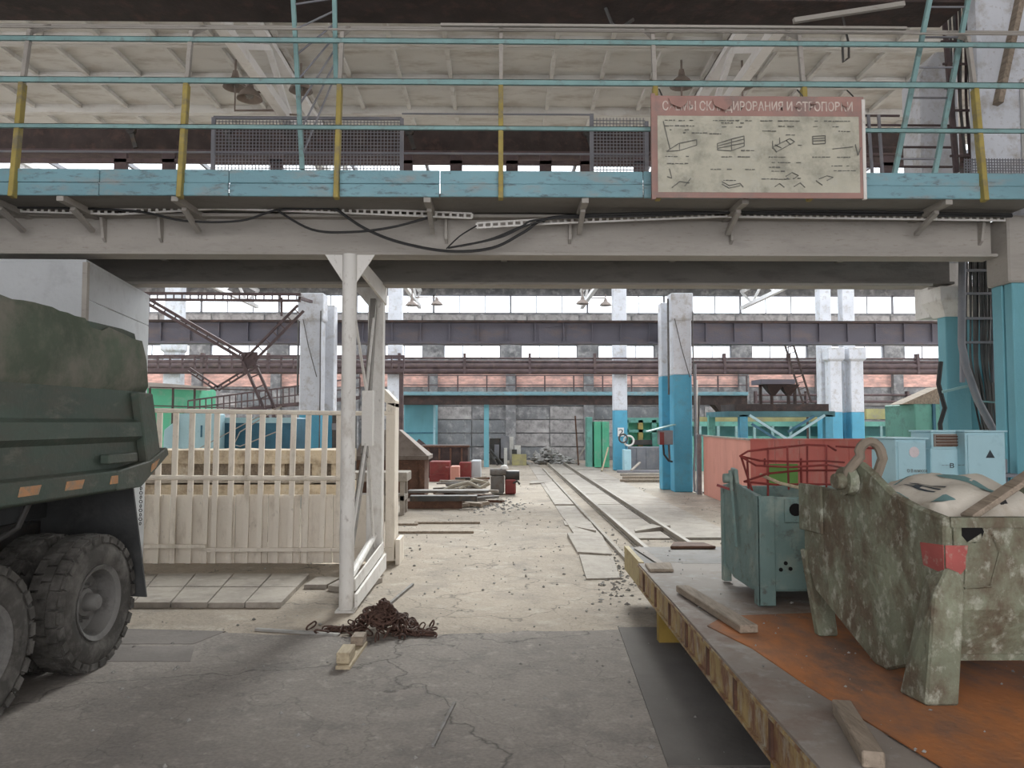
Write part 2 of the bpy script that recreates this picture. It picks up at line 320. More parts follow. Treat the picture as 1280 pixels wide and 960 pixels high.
# ---- far wall
WY = 41.0
mb = MB(); mb.box((-30, WY, 0), (32, WY + .4, 5.40)); mb.box((-30, WY, 6.15), (32, WY + .4, 7.85)); mb.box((-30, WY, 8.85), (32, WY + .4, 9.4))
wc = [-1.54 + 4.14 * k for k in range(-7, 8)]
for c in wc: mb.box((c + 1.52, WY, 5.40), (c + 2.62, WY + .4, 6.15))
wf = mb.build('wall_far', CONC_PANEL); struct(wf)
def dupm(src, loc, parent):
    o = src.copy(); COL.objects.link(o); o.parent = parent; o.location = Vector(loc) - ORG[parent.name]; return o
def proto(mb, name, m):
    me = bpy.data.meshes.new(name); me.from_pydata([tuple(v) for v in mb.v], [], mb.f)
    b = bmesh.new(); b.from_mesh(me); bmesh.ops.recalc_face_normals(b, faces=b.faces); b.to_mesh(me); b.free()
    me.materials.append(m); return bpy.data.objects.new(name, me)
pa = [proto(MB().box((-1.01, -.05, 0), (1.01, 0, .66)), 'concrete_panel', m) for m in (CONC_PANEL, CONC_PANEL_L, mat('dark_wall_concrete', (.17, .175, .18), .9, .3, 2, (.3, .3, .29), .3, 4))]
pp = proto(MB().box((-2.0, -.05, 0), (2.0, 0, 1.15)), 'brick_panel', CONC_PINK)
pl_ = proto(MB().box((-.26, -.35, 0), (.26, 0, 5.35)), 'pilaster', CONC_PANEL)
rp = random.Random(5)
for c in wc:
    for q in (-1.035, 1.035):
        for r in range(5): dupm(rp.choice([pa[0], pa[0], pa[1], pa[2], pa[2]]), (c + q, WY - rp.uniform(0, .03), .02 + r * .72), wf)
    dupm(pp, (c, WY, 3.9), wf); dupm(pl_, (c + 2.07, WY, 0), wf)
bandp = proto(MB().box((-1.35, -.06, 0), (1.35, 0, 1.5)), 'wall_band_panel', CONC_PANEL_L)
for k in range(-10, 11): dupm(bandp, (k * 2.8, WY, 6.25), wf)
nwin = 1
def win(x0, x1, z0, z1, nb):
    global nwin
    f = MB()
    f.box((x0, WY + .1, z0), (x1, WY + .2, z0 + .05)); f.box((x0, WY + .1, z1 - .05), (x1, WY + .2, z1))
    f.box((x0, WY + .1, z0), (x0 + .05, WY + .2, z1)); f.box((x1 - .05, WY + .1, z0), (x1, WY + .2, z1))
    fo = f.build('window_%d' % nwin, GREYPL); struct(fo); nwin += 1
    w_ = (x1 - x0) / nb
    for i in range(nb):
        MB().box((x0 + i * w_ + .02, WY + .14, z0 + .04), (x0 + (i + 1) * w_ - .02, WY + .15, z1 - .04)).build('pane', GLASS, fo)
        if i: MB().box((x0 + i * w_ - .02, WY + .12, z0 + .05), (x0 + i * w_ + .02, WY + .18, z1 - .05)).build('mullion', GREYPL, fo)
for c in wc[1:-1]: win(c - 1.52, c + 1.52, 5.40, 6.15, 3)
for c in wc[1:-1]: win(c - 2.07, c + 2.07, 7.85, 8.85, 3)
# ---- roof: ribbed concrete slabs in rows, open rows are a rooflight, widened out of view to let sun in
ce = MB().box((-30, -8, 9.42), (32, 19.3, 9.5)).build('ceiling', CONC_ROOF); struct(ce); ORGC = ORG['ceiling']
SL = 1.65
def slabmesh(W):
    mb = MB(); mb.box((-W / 2, 0, .24), (W / 2, SL, .3)); mb.box((-W / 2, 0, .05), (W / 2, .09, .24)); mb.box((-W / 2, SL - .10, .05), (W / 2, SL - .01, .24))
    n = int(W / .97)
    for i in range(n + 1):
        x = -W / 2 + .06 + i * (W - .12) / n; mb.box((x - .04, .1, .15), (x + .04, SL - .11, .24))
    return mb
sp = proto(slabmesh(8.62), 'roof_slab', CONC_ROOF)
rows = [k for k in range(-5, 20)]
OPEN = set(range(6, 18))  # most of these rows are unseen, opened to flood the floor with sunlight
for k in range(-10, 19):
    y0 = 9.4 + k * SL - 0.0
    for b in range(-3, 4):
        if k in OPEN: continue
        dupm(sp, (b * 8.65, y0, 9.1), ce)
k = 19
for b in range(-3, 4): dupm(sp, (b * 8.65, 9.4 + 19 * SL - .45, 9.1), ce)
for grp in ((6, 18),):
    y0 = 9.4 + grp[0] * SL; y1 = 9.4 + grp[1] * SL
    f = MB(); f.box((-30, y0 - .04, 9.2), (32, y0 + .04, 9.35)); f.box((-30, y1 - .04, 9.2), (32, y1 + .04, 9.35))
    fo = f.build('window_%d' % nwin, GREYPL); struct(fo); nwin += 1
    for i in range(-14, 15):
        x = i * 2.1
        MB().box((x + .04, y0 + .04, 9.28), (x + 2.06, y1 - .04, 9.29)).build('pane', GLASS, fo)
        MB().box((x - .04, y0, 9.22), (x + .04, y1, 9.34)).build('mullion', GREYPL, fo)
struct(MB().box((-9.9, -8, 0), (-9.6, 7.2, 9.3)).build('blocker_wall_left', CONC_PANEL_L)); struct(MB().box((9.6, -8, 0), (9.9, 7.2, 9.3)).build('blocker_wall_right', CONC_PANEL_L))  # unseen walls, added to keep side sky light off the near floor
# ---- roof trusses along the hall
def truss(x, y0, y1, label):
    t = thing('roof_truss', (x, y0, 8.0), label, 'truss'); z0, z1 = 8.15, 8.97
    MB().box((x - .09, y0, z0 - .09), (x + .09, y1, z0 + .09)).build('bottom_chord', TRUSSW, t)
    MB().box((x - .11, y0, z1), (x + .11, y1, z1 + .12)).build('top_chord', TRUSSW, t)
    n = int((y1 - y0) / 1.6)
    for i in range(n):
        a = y0 + (y1 - y0) * i / n; b = y0 + (y1 - y0) * (i + 1) / n
        p, q = ((x, a, z0), (x, b, z1)) if i % 2 == 0 else ((x, a, z1), (x, b, z0))
        MB().beam(p, q, .10, .10).build('web_diagonal', TRUSSW, t)
    return t
truss(-12.97, 9, 40.9, 'far left white concrete roof truss'); truss(-4.33, 9, 40.9, 'white concrete roof truss left of the aisle, above the bell lamps')
truss(4.33, 9, 40.9, 'white concrete roof truss right of the aisle, behind the poster'); truss(12.97, 9, 40.9, 'far right white concrete roof truss')
# ================================================================ COLUMNS
def column(name, x0, x1, y0, y1, zb, ztop, label, lower, head=None, group=None, back=None, upper=COLW):
    c = thing(name, ((x0 + x1) / 2, y0, 0), label, 'column', group)
    MB().box((x0, y0, 0), (x1, y1, zb)).build('painted_base', lower, c, bevel=.025)
    MB().box((x0, y0, zb), (x1, y1, ztop)).build('shaft', upper, c, bevel=.025)
    if back:   # second branch standing just behind
        MB().box((x0 - back[0], y1 + .25, 0), (x1 - back[0], y1 + .25 + .45, zb)).build('painted_base', lower, c, bevel=.02)
        MB().box((x0 - back[0], y1 + .25, zb), (x1 - back[0], y1 + .7, back[1])).build('shaft', upper, c, bevel=.02)
    if head:
        z0, z1, e = head
        MB().add([(x0, y0, z0), (x1, y0, z0), (x1, y1, z0), (x0, y1, z0), (x0 - e, y0 - e, z0 + e), (x1 + e, y0 - e, z0 + e), (x1 + e, y1, z0 + e), (x0 - e, y1, z0 + e),
                  (x0 - e, y0 - e, z1), (x1 + e, y0 - e, z1), (x1 + e, y1, z1), (x0 - e, y1, z1)],
                 [(0, 1, 5, 4), (1, 2, 6, 5), (2, 3, 7, 6), (3, 0, 4, 7), (4, 5, 9, 8), (5, 6, 10, 9), (6, 7, 11, 10), (7, 4, 8, 11), (8, 9, 10, 11), (0, 3, 2, 1)]).build('corbel', upper, c, bevel=.02)
    return c
cR = column('column', 4.98, 5.52, 22.1, 22.62, 3.38, 5.05, 'blue and white column with a switch box under a tin canopy', BLUE, head=(4.95, 5.75, .05), back=(.18, 5.6))
cL = column('column', -5.78, -5.16, 22.1, 22.62, 2.25, 4.95, 'white column with a turquoise foot behind the barred fence', BLUE, head=(4.9, 5.72, .06), back=(-.2, 5.5))
for o in (cR, cL):
    cc = ORG[o.name]; x = cc.x
    tb = MB(); tb.tube([(x - .38, 22.2, 2.6 + .2), (x - .38, 22.2, 5.6)], .03); tb.tube([(x + .3, 22.02, 5.2), (x + .29, 22.05, 4.2), (x + .31, 22.02, 3.0), (x + .3, 22.02, .05)], .018)
    tb.tube([(x - .22, 22.06, 5.0), (x - .05, 22.04, 4.2), (x + .2, 22.05, 3.3)], .014); tb.build('conduit', GREYCAB, o)
# number plate and wires of the right column row
c3 = column('column', 4.72, 5.28, 32.0, 32.5, 2.5, 7.8, 'blue-footed distant column carrying a small white number plate', BLUE)
mb = MB().box((4.86, 31.95, 1.42), (5.12, 31.99, 1.78)); pl2 = mb.build('number_plate', mat('white_sign_paint', (.7, .7, .68), .6, .05), c3)
text_part('2', .34, (4.885, 31.945, 1.48), INK, c3, 'plate_digit', rot=(math.pi / 2, 0, 0), width=.2)
column('column', -4.72, -4.14, 32.0, 32.5, .9, 7.9, 'grey far column above the blue booth', BLUE, head=(4.1, 4.6, .1))
column('column', -14.0, -13.3, 32.0, 32.5, 1.5, 8.0, 'grey far column behind the brown bracing', BLUE, head=(4.9, 5.4, .1))
column('column', 12.95, 13.42, 30.0, 30.5, 2.4, 4.95, 'left column of the whitewashed pair beyond the teal platform', BLUE, head=(4.4, 4.95, .09), back=(.05, 8.2))
column('column', 13.78, 14.28, 30.0, 30.5, 2.4, 4.95, 'right column of the whitewashed pair beyond the teal platform', BLUE, head=(4.4, 4.95, .09), back=(-.05, 8.2))
# near right columns
cA = thing('turquoise_column', (6.3, 10.6, 0), 'turquoise column with a white tapered corbel behind the cable ladder', 'column')
MB().box((5.98, 10.2, 0), (6.30, 10.40, 3.45)).build('flange', BLUE_T, cA, bevel=.01)
MB().box((6.30, 10.45, 0), (6.62, 10.9, 3.55)).build('web', BLUE_T, cA, bevel=.01)
MB().box((6.62, 10.2, 0), (6.74, 10.9, 3.55)).build('flange', BLUE_T, cA, bevel=.01)
MB().add([(5.78, 9.95, 3.79), (6.7, 9.95, 3.79), (6.7, 10.44, 3.79), (5.78, 10.44, 3.79), (5.79, 9.97, 3.62), (6.7, 9.97, 3.62), (6.7, 10.44, 3.62), (5.79, 10.44, 3.62),
          (5.95, 10.15, 3.42), (6.7, 10.15, 3.42), (6.7, 10.44, 3.42), (5.95, 10.44, 3.42)],
         [(0, 1, 2, 3), (0, 4, 5, 1), (1, 5, 6, 2), (2, 6, 7, 3), (3, 7, 4, 0), (4, 8, 9, 5), (5, 9, 10, 6), (6, 10, 11, 7), (7, 11, 8, 4), (8, 11, 10, 9)]).build('corbel', WHITE, cA)
MB().box((5.9, 10.45, 3.45), (6.5, 10.8, 4.2)).build('shaft', WHITE, cA)
MB().prism([(5.86, 10.45, 4.2), (6.40, 10.45, 4.2), (6.40, 10.45, 7.2), (6.1, 10.45, 7.2), (5.86, 10.45, 6.85)], (0, .5, 0)).build('upper_shaft', COLW, cA, bevel=.02)
cB = thing('turquoise_column', (5.8, 8.5, 0), 'nearest turquoise column at the right edge, white above, carrying the walkway beam', 'column')
MB().box((5.56, 8.22, 0), (6.4, 8.36, 3.52)).build('flange', BLUE_T, cB, bevel=.01)
MB().box((5.55, 8.38, 0), (6.4, 8.56, 3.52)).build('web', BLUE_T, cB, bevel=.01)
MB().box((5.52, 8.20, 3.52), (6.4, 8.6, 4.26)).build('head', GIRDER, cB, bevel=.02)
MB().box((5.45, 8.5, 4.33), (6.5, 8.72, 8.0)).build('upper_shaft', COLW, cB, bevel=.03)
MB().box((5.9, 8.42, 4.9), (6.5, 8.49, 5.9)).build('white_panel', WHITE, cB, bevel=.01)
for z in (5.1, 5.45): MB().box((6.02, 8.38, z), (6.3, 8.42, z + .28)).build('black_mark', INK, cB)
MB().beam((5.62, 8.45, 5.6), (6.1, 8.45, 7.6), .12, .06).build('brace', WOOD, cB)
# ================================================================ OVERHEAD WALKWAY
WX0 = -7.5
wk = thing('overhead_walkway', (0, 8.4, 3.83), 'overhead steel walkway with light blue toe boards and yellow railing posts', 'walkway')
MB().box((WX0, 8.46, 3.85), (5.5, 8.5, 4.27)).build('front_girder_web', GIRDER, wk)
for z in (3.83, 4.25): MB().box((WX0, 8.34, z), (5.5, 8.62, z + .035)).build('front_girder_flange', GIRDER, wk, bevel=.004)
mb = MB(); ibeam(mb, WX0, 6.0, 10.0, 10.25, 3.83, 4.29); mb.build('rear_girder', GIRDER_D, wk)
MB().box((WX0, 9.98, 3.80), (5.7, 10.27, 3.83)).build('rear_girder_plate', GIRDER, wk)
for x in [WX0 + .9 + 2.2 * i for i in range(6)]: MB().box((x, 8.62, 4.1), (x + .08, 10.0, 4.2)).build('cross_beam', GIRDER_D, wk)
for x in (-6.2, -4.38, -3.76, -.62, .75, 2.55, 5.35):
    mb = MB().prism([(x, 8.46, 4.24), (x, 8.35, 4.24), (x, 8.40, 4.02), (x, 8.46, 3.98)], (.03, 0, 0)); mb.build('stiffener', GIRDER, wk)
DKZ = 4.31
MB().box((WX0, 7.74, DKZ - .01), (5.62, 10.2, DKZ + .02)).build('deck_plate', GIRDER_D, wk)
for x in (-5.2, -4.45, -3.3, -.75, .86, 2.5, 4.6):
    MB().beam((x, 7.72, 4.27), (x, 8.46, 4.27), .07, .07).build('bracket', GIRDER, wk)
    MB().beam((x, 7.95, 4.22), (x, 8.36, 4.08), .05, .04).build('bracket_strut', GIRDER, wk)
xs = [WX0, -4.05, -2.75, -.62, 1.45, 3.6, 6.3]
for i in range(6):
    a, b = xs[i] + .006, xs[i + 1] - .006; dy = .012 * (i % 2)
    MB().box((a, 7.70 - dy, 4.285), (b, 7.735 - dy, 4.415)).build('toe_board', TOE, wk, bevel=.006)
    MB().box((a - .003, 7.695 + dy * .5, 4.418), (b + .003, 7.73 + dy * .5, 4.555)).build('toe_board', TOE, wk, bevel=.006)
px_posts = [(17, 22), (226, 230), (421, 426), (626, 626), (822, 820), (1011, 1010), (1229, 1216)]
for i, (b_, t_) in enumerate(px_posts):
    xb = Yp(b_, 240, 7.68).x; p1 = Vector((xb, 7.66, 4.25)); p2 = Vector((xb, 7.77, 5.46))
    MB().beam(p1, p2, .085, .05, up=(1, 0, 0)).build('rail_post', YELLOW, wk, bevel=.005)
    MB().beam(p2, (xb, 7.86, 6.06), .05, .04, up=(1, 0, 0)).build('post_extension', GIRDER, wk)
    MB().beam((xb, 7.86, 6.05), (xb, 8.22, 6.3), .05, .04, up=(1, 0, 0)).build('post_hood', GIRDER, wk)
def rail(z, y, r, m, name='handrail', x0=WX0, x1=6.4, flat=0):
    mb = MB()
    if flat: mb.box((x0, y - .015, z - flat / 2), (x1, y + .015, z + flat / 2)); mb.box((x0, y - .015, z + flat / 2 - .006), (x1, y + .045, z + flat / 2))
    else: mb.tube([(x0, y, z), (x1, y, z)], r, 6)
    mb.build(name, m, wk)
rail(5.49, 7.74, 0, TEAL, flat=.055); rail(4.99, 7.69, 0, TEAL, 'middle_rail', flat=.042); rail(5.96, 7.82, 0, TEAL, 'upper_rail', x0=-6.6, flat=.05)
rail(6.10, 7.86, .012, GIRDER, 'top_bar'); rail(6.3, 8.2, .016, GIRDER, 'top_bar')
MB().beam((-.62, 7.72, 6.08), (4.2, 7.72, 6.08), .04, .025).build('top_bar', GIRDER, wk)
# rear railing with wire mesh panels
for x, zt2 in ((-6.8, 6.07), (-3.84, 6.07), (-1.33, 6.07), (1.22, 6.15), (1.96, 6.05)):
    MB().beam((x, 10.15, 4.3), (x, 10.15, zt2), .05, .04).build('rear_post', GREYPL, wk)
mb = MB(); mb.tube([(-3.84, 10.15, 6.07), (-1.33, 10.15, 6.07)], .025, 6); mb.tube([(-1.33, 10.15, 6.14), (1.22, 10.15, 6.14)], .012, 6); mb.tube([(-7.0, 10.15, 5.6), (1.96, 10.15, 5.6)], .014, 6); mb.build('rear_rail', GREYPL, wk)
def mesh_panel(x0, x1, z0, z1, y, s=.045):
    mb = MB(); n = int((x1 - x0) / s)
    for i in range(n + 1): mb.box((x0 + i * s, y, z0), (x0 + i * s + .009, y + .009, z1))
    for i in range(int((z1 - z0) / s) + 1): mb.box((x0, y, z0 + i * s), (x1, y + .009, z0 + i * s + .009))
    return mb
for a in ((-3.82, -1.35, 4.35, 6.04), (1.24, 1.94, 4.35, 6.1)): mesh_panel(*a, 10.15).build('wire_mesh', GREYPL, wk)
mesh_panel(5.0, 6.3, 4.32, 4.85, 8.1, .03).build('wire_mesh', GREYPL, wk)
for z in (5.45, 5.72, 6.02, 6.15): MB().tube([(4.75, 10.15, z), (6.1 if z < 6.1 else 5.4, 10.15, z)], .016, 6).build('rear_rail', MAROON, wk)
for x in (4.85, 5.12, 4.98): MB().beam((x + .06, 10.12, 4.3), (x - .02, 10.12, 6.15), .035, .03).build('rear_post', GREYPL, wk)
# hanging bits under the crane
# ---- perforated cable tray and cables on the front girder
tr = thing('cable_tray', (-2, 8.24, 4.2), 'perforated pale cable tray running along the front of the walkway beam', 'cable tray')
def tray(pts):
    for a, b in zip(pts[:-1], pts[1:]):
        a = Vector(a); b = Vector(b); mb = MB(); mb.beam(a + Vector((0, 0, .026)), b + Vector((0, 0, .026)), .02, .018); mb.beam(a - Vector((0, 0, .026)), b - Vector((0, 0, .026)), .02, .018)
        n = int((b - a).length / .075)
        for i in range(n + 1):
            p = a.lerp(b, i / max(n, 1)); mb.cbox(p, (.026, .014, .05))
        mb.build('tray_strip', WHITE, tr)
tray([Yp(0, 261, 8.24), Yp(150, 265, 8.24), Yp(270, 258, 8.24), Yp(420, 263, 8.24), Yp(590, 270, 8.24)]); tray([Yp(596, 282, 8.24), Yp(680, 277, 8.24)]); tray([Yp(680, 277, 8.24), Yp(900, 268, 8.24), Yp(1265, 273, 8.24)])
cg = 'loose cables drooping along the walkway beam'
def cable(pxs, y, r, label, m=BLACK, dy=0.0):
    pts = [Yp(a, b, y) for a, b in pxs]
    P = []
    for i in range(len(pts) - 1):       # catmull-rom
        p0 = pts[max(i - 1, 0)]; p1 = pts[i]; p2 = pts[i + 1]; p3 = pts[min(i + 2, len(pts) - 1)]
        for k in range(6):
            t = k / 6; P.append(.5 * ((2 * p1) + (p2 - p0) * t + (2 * p0 - 5 * p1 + 4 * p2 - p3) * t * t + (-p0 + 3 * p1 - 3 * p2 + p3) * t ** 3))
    P.append(pts[-1])
    return tag(MB().tube(P, r, 6).build('cable', m, org=P[0]), label, 'cable', cg)
cable([(0, 259), (160, 263), (230, 276), (300, 276), (350, 262), (420, 261)], 8.19, .012, 'thin dark cable in a shallow loop at the left of the beam')
cable([(420, 261), (455, 285), (500, 303), (560, 314), (615, 310), (655, 290), (685, 273), (760, 268), (900, 266), (1265, 270)], 8.18, .016, 'thick black cable with the deepest droop below the beam tray')
cable([(345, 262), (390, 287), (440, 290), (490, 284), (535, 272)], 8.16, .013, 'black cable swinging left of the thickest droop')
cable([(560, 310), (610, 300), (650, 284), (678, 274), (800, 270), (1000, 264), (1265, 268)], 8.14, .011, 'thin black cable running right along the tray')
cable([(575, 308), (625, 297), (655, 283), (682, 275)], 8.13, .009, 'short thin cable inside the drooping bundle')
cable([(558, 311), (575, 295), (596, 282)], 8.12, .008, 'fine wire rising to the broken tray strip')
# ---- crane girder over the walkway and ladders
og = thing('crane_girder', (0, 8.8, 6.55), 'dark brown crane girder across the very top of the view', 'crane girder')
MB().box((-8.5, 8.55, 6.75), (5.25, 8.65, 7.5)).build('web', DARKBR, og); MB().box((-8.5, 8.35, 6.72), (5.25, 8.9, 6.76)).build('flange', DARKBR, og)
MB().box((-8.5, 8.35, 7.48), (5.25, 8.9, 7.52)).build('flange', DARKBR, og)
for i in range(12): MB().box((-8.2 + i * 1.17, 8.5, 6.76), (-8.17 + i * 1.17, 8.55, 7.48)).build('stiffener', DARKBR, og)
MB().box((-8.8, 8.3, 6.2), (-8.5, 11.8, 6.72)).build('end_carriage', DARKBR, og)
def ladder(name, l0, l1, r0, r1, n, label, w=.045, m=TEAL):
    t = thing(name, l0, label, 'ladder'); l0, l1, r0, r1 = map(Vector, (l0, l1, r0, r1))
    MB().beam(l0, l1, w, w).build('stile', m, t); MB().beam(r0, r1, w, w).build('stile', m, t)
    for i in range(n):
        f = (i + .5) / n; MB().tube([l0.lerp(l1, f), r0.lerp(r1, f)], .011, 6).build('rung', GREYPL, t)
    return t
ladder('steel_ladder', Yp(378, 212, 8.2), Yp(366, -10, 8.2), Yp(420, 100, 8.15), Yp(418, -10, 8.15), 7, 'upright teal ladder from the walkway left of centre')
ladder('steel_ladder', Yp(1118, 218, 8.0), Yp(1164, -10, 8.0), Yp(1168, 218, 8.0), Yp(1212, -10, 8.0), 6, 'leaning teal ladder right of the poster')
# ---- wall cable ladder with conduits (upper right)
cl_ = thing('cable_ladder', (6.0, 9.6, 3.0), 'cable ladder full of hanging cables between the two turquoise columns', 'cable ladder')
for px in (1203, 1243): MB().beam(Yp(px, 478, 9.7), Yp(px - 1, 322, 9.7), .05, .04).build('stile', GREYPL, cl_)
for py in (338, 367, 398, 428): MB().beam(Yp(1203, py, 9.68), Yp(1243, py, 9.68), .03, .03).build('rung', GREYPL, cl_)
MB().beam(Yp(1178, 490, 9.72), Yp(1212, 482, 9.72), .03, .03).build('support_bar', TEAL, cl_); MB().beam(Yp(1218, 501, 9.6), Yp(1285, 506, 9.6), .02, .02).build('support_bar', TEAL, cl_)
CLW = ['hanging leftmost', 'second from the left', 'third from the left', 'fourth from the left', 'fifth from the left', 'sixth from the left', 'hanging in the middle', 'sixth from the right', 'fifth from the right', 'fourth from the right', 'third from the right', 'second from the right', 'hanging rightmost']
rc = random.Random(4); gg = 'cables hanging in the cable ladder'
for i in range(13):
    px = 1209 + i * 2.6; e = 1228 + i * 1.5 + rc.uniform(-2, 2)
    cable([(px, 318), (px + rc.uniform(-2, 2), 400), (px + rc.uniform(-2, 3), 450), ((px + e) / 2 + rc.uniform(-3, 3), 490), (e, 542)], 9.74 + .03 * (i % 3), rc.choice((.012, .018, .022)), 'dark cable %s in the ladder between the turquoise columns' % CLW[i], rc.choice((BLACK, GREYCAB, GREYCAB)))['group'] = gg
mb_ = MB().tube([Yp(1203, 322, 9.6), Yp(1202, 430, 9.6), Yp(1208, 460, 9.6), Yp(1222, 500, 9.6), Yp(1243, 540, 9.6)], .045, 10, cap=True)
tag(mb_.build('bent_pipe', GREYPL, smooth=True), 'grey pipe bending down beside the cable ladder to the cabinets', 'pipe')
ul = thing('upper_cable_rack', (6.4, 9.2, 4.4), 'dark rusty cable rack rising above the walkway at the right', 'cable rack')
for px, bx in ((1178, 1195), (1208, 1222), (1228, 1238)): MB().beam(Yp(bx, 216, 9.3), Yp(px, -10, 9.3), .05, .04).build('stile', MAROON, ul)
for k, py in enumerate((4, 52, 80, 110, 138, 160, 195)): MB().beam(Yp(1172 + py * .08, py, 9.3), Yp(1232 + py * .05, py, 9.3), .02, .025).build('rung', MAROON, ul)
for i in range(9):
    px = 1186 + i * 4.3
    cable([(px, -10), (px + rc.uniform(-2, 4), 60), (px + rc.uniform(0, 6), 130), (px + 10 + rc.uniform(-2, 4), 215)], 9.35 + .02 * (i % 3), .016, 'dark cable running %s up the rusty rack at upper right' % ['leftmost', 'second from left', 'third from left', 'fourth from left', 'in the middle', 'fourth from right', 'third from right', 'second from right', 'rightmost'][i], rc.choice((BLACK, GREYCAB, MAROON)))['group'] = 'cables on the upper rack'
hs = thing('hanging_bracket', Yp(1060, 60, 8.6), 'bent dark bracket dangling under the crane girder right of centre', 'bracket')
MB().tube([Yp(1053, 55, 8.6), Yp(1054, 78, 8.6), Yp(1061, 72, 8.6), Yp(1061, 55, 8.6), Yp(1053, 20, 8.6)], .014, 6).build('hook', STEEL_D, hs)
tag(MB().tube([Yp(757, 10, 8.5), Yp(765, 30, 8.5), Yp(773, 37, 8.5), Yp(792, 24, 8.5)], .02, 6).build('hook', STEEL_D), 'dark hook under the crane girder near the centre', 'hook')
tag(MB().beam(Yp(992, 26, 8.15), Yp(1130, 5, 8.15), .05, .05).build('loose_bar', GIRDER), 'pale loose bar slanting under the crane girder', 'bar')
# ---- bell lamps
def bell(c, s, label, g='bell lamps under the roof trusses'):
    t = thing('bell_lamp', c, label, 'lamp', g); c = Vector(c)
    MB().lathe([(.02, .34), (.06, .33), (.09, .2), (.2, .12), (.27, .02), (.28, 0), (.24, .01), (.1, .12), (.02, .14)], c, 'z', 20).build('lamp_shade', LAMPM, t, smooth=True)
    MB().tube([c + Vector((0, 0, .33)), c + Vector((0, 0, .55)), (c.x, c.y, 8.18), (c.x + (math.copysign(4.33, c.x) - c.x) / (s * .85), c.y, 8.19)], .025, 6).build('hanger', LAMPM, t)
    MB().lathe([(.0, .0), (.08, .03), (.09, .09), (.04, .14)], c, 'z', 12).build('bulb', GLASS, t, smooth=True)
    t.scale = (s * .85, s * .85, 1.04)
for px, py, y, lab in ((294, 110, 15.0, 'brown bell lamp, leftmost of the three by the left truss'), (312, 124, 14.2, 'brown bell lamp, lowest of the three by the left truss'), (376, 114, 15.2, 'brown bell lamp, right one of the three beside the ladder'),
                       (852, 108, 15.2, 'brown bell lamp just above the poster, left one'), (928, 108, 15.2, 'brown bell lamp just above the poster, right one'),
                       (515, 382, 35.5, 'far bell lamp, left of the truss above the far girder'), (546, 381, 38, 'far bell lamp, right of the truss above the far girder'), (728, 380, 35.5, 'far bell lamp beside the distant centre column, left'),
                       (757, 382, 38, 'far bell lamp beside the distant centre column, right')):
    bell(Yp(px, py, y), 1.0 if y < 20 else 1.3, lab)
# ---- poster
po = thing('safety_poster', (2.9, 7.550, 4.2), 'faded red and cream load-stacking poster hung on the walkway railing', 'poster')
a = Yp(816, 116, 7.490); b = Yp(1086, 246, 7.490); PX0, PX1, PZ1, PZ0 = a.x, b.x, a.z, b.z
def PP(px, py, dy=0): return Vector((PX0 + (PX1 - PX0) * (px - 816) / 270, 7.530 - dy, PZ1 - (PZ1 - PZ0) * (py - 116) / 130))
def pq(px0, py0, px1, py1, d0, d1):
    a = PP(px0, py0); b = PP(px1, py1); return MB().box((a.x, 7.550 - d0, b.z), (b.x, 7.550 - d1, a.z))
pq(816, 116, 1086, 246, -.02, .0).build('board', POSTERR, po, bevel=.004)
pq(815, 114, 820, 248, -.03, .012).build('frame_edge', POSTERR, po); pq(1083, 120, 1087, 247, -.03, .008).build('frame_edge', WHITE, po)
fl_ = PP(823, 142); mbp = MB()
N1, N2 = 24, 12; vs = []
for j in range(N2 + 1):
    for i in range(N1 + 1):
        p = PP(823 + (1079 - 823) * i / N1, 142 + (239 - 142) * j / N2); k = .0 if i in (0, N1) or j in (0, N2) else random.uniform(.002, .012)
        vs.append((p.x, 7.547 - k, p.z))
mbp.add(vs, [(j * (N1 + 1) + i, j * (N1 + 1) + i + 1, (j + 1) * (N1 + 1) + i + 1, (j + 1) * (N1 + 1) + i) for j in range(N2) for i in range(N1)]); mbp.build('paper', POSTERC, po)
lw = PP(1071, 0).x - PP(829, 0).x
text_part('СХЕМЫ СКЛАДИРОВАНИЯ И СТРОПОВКИ', .13, (PP(829, 0).x, 7.548, PP(0, 135).z), LETTER, po, 'lettering', .002, width=lw, bold=.0016)
def flapt(cx, cy, w_, h_, name='torn_paper'):
    p = PP(cx, cy); vs = [(p.x - w_ / 2, 7.542, p.z + h_ / 2), (p.x + w_ / 2, 7.542, p.z + h_ / 2 + .01), (p.x + w_ / 2 * .9, 7.510, p.z), (p.x + .02, 7.490, p.z - h_ / 2), (p.x - w_ / 2 * .8, 7.515, p.z - .01)]
    MB().prism(vs, (0, .004, 0)).build(name, POSTERR, po)
for px in (830, 1010, 1075):
    p = PP(px, 116); MB().tube([(p.x, 7.56, p.z - .02), (p.x, 7.60, p.z + .03), (p.x, 7.72, p.z + .14)], .008, 5).build('hook', STEEL_D, po)
flapt(849, 127, .19, .12); flapt(905, 129, .2, .14); flapt(1060, 128, .05, .08); flapt(1020, 127, .05, .04); flapt(1000, 131, .04, .04)
rq = random.Random(11); ink = MB()
def dash(px, py, L, h=.010):
    p = PP(px, py); x = p.x
    while x < p.x + L:
        w_ = rq.uniform(.012, .05); 
        if rq.random() < .8: ink.box((x, 7.528, p.z + rq.uniform(-.002, .002)), (x + w_, 7.533, p.z + h * rq.uniform(.5, 1)))
        x += w_ + rq.uniform(.005, .014)
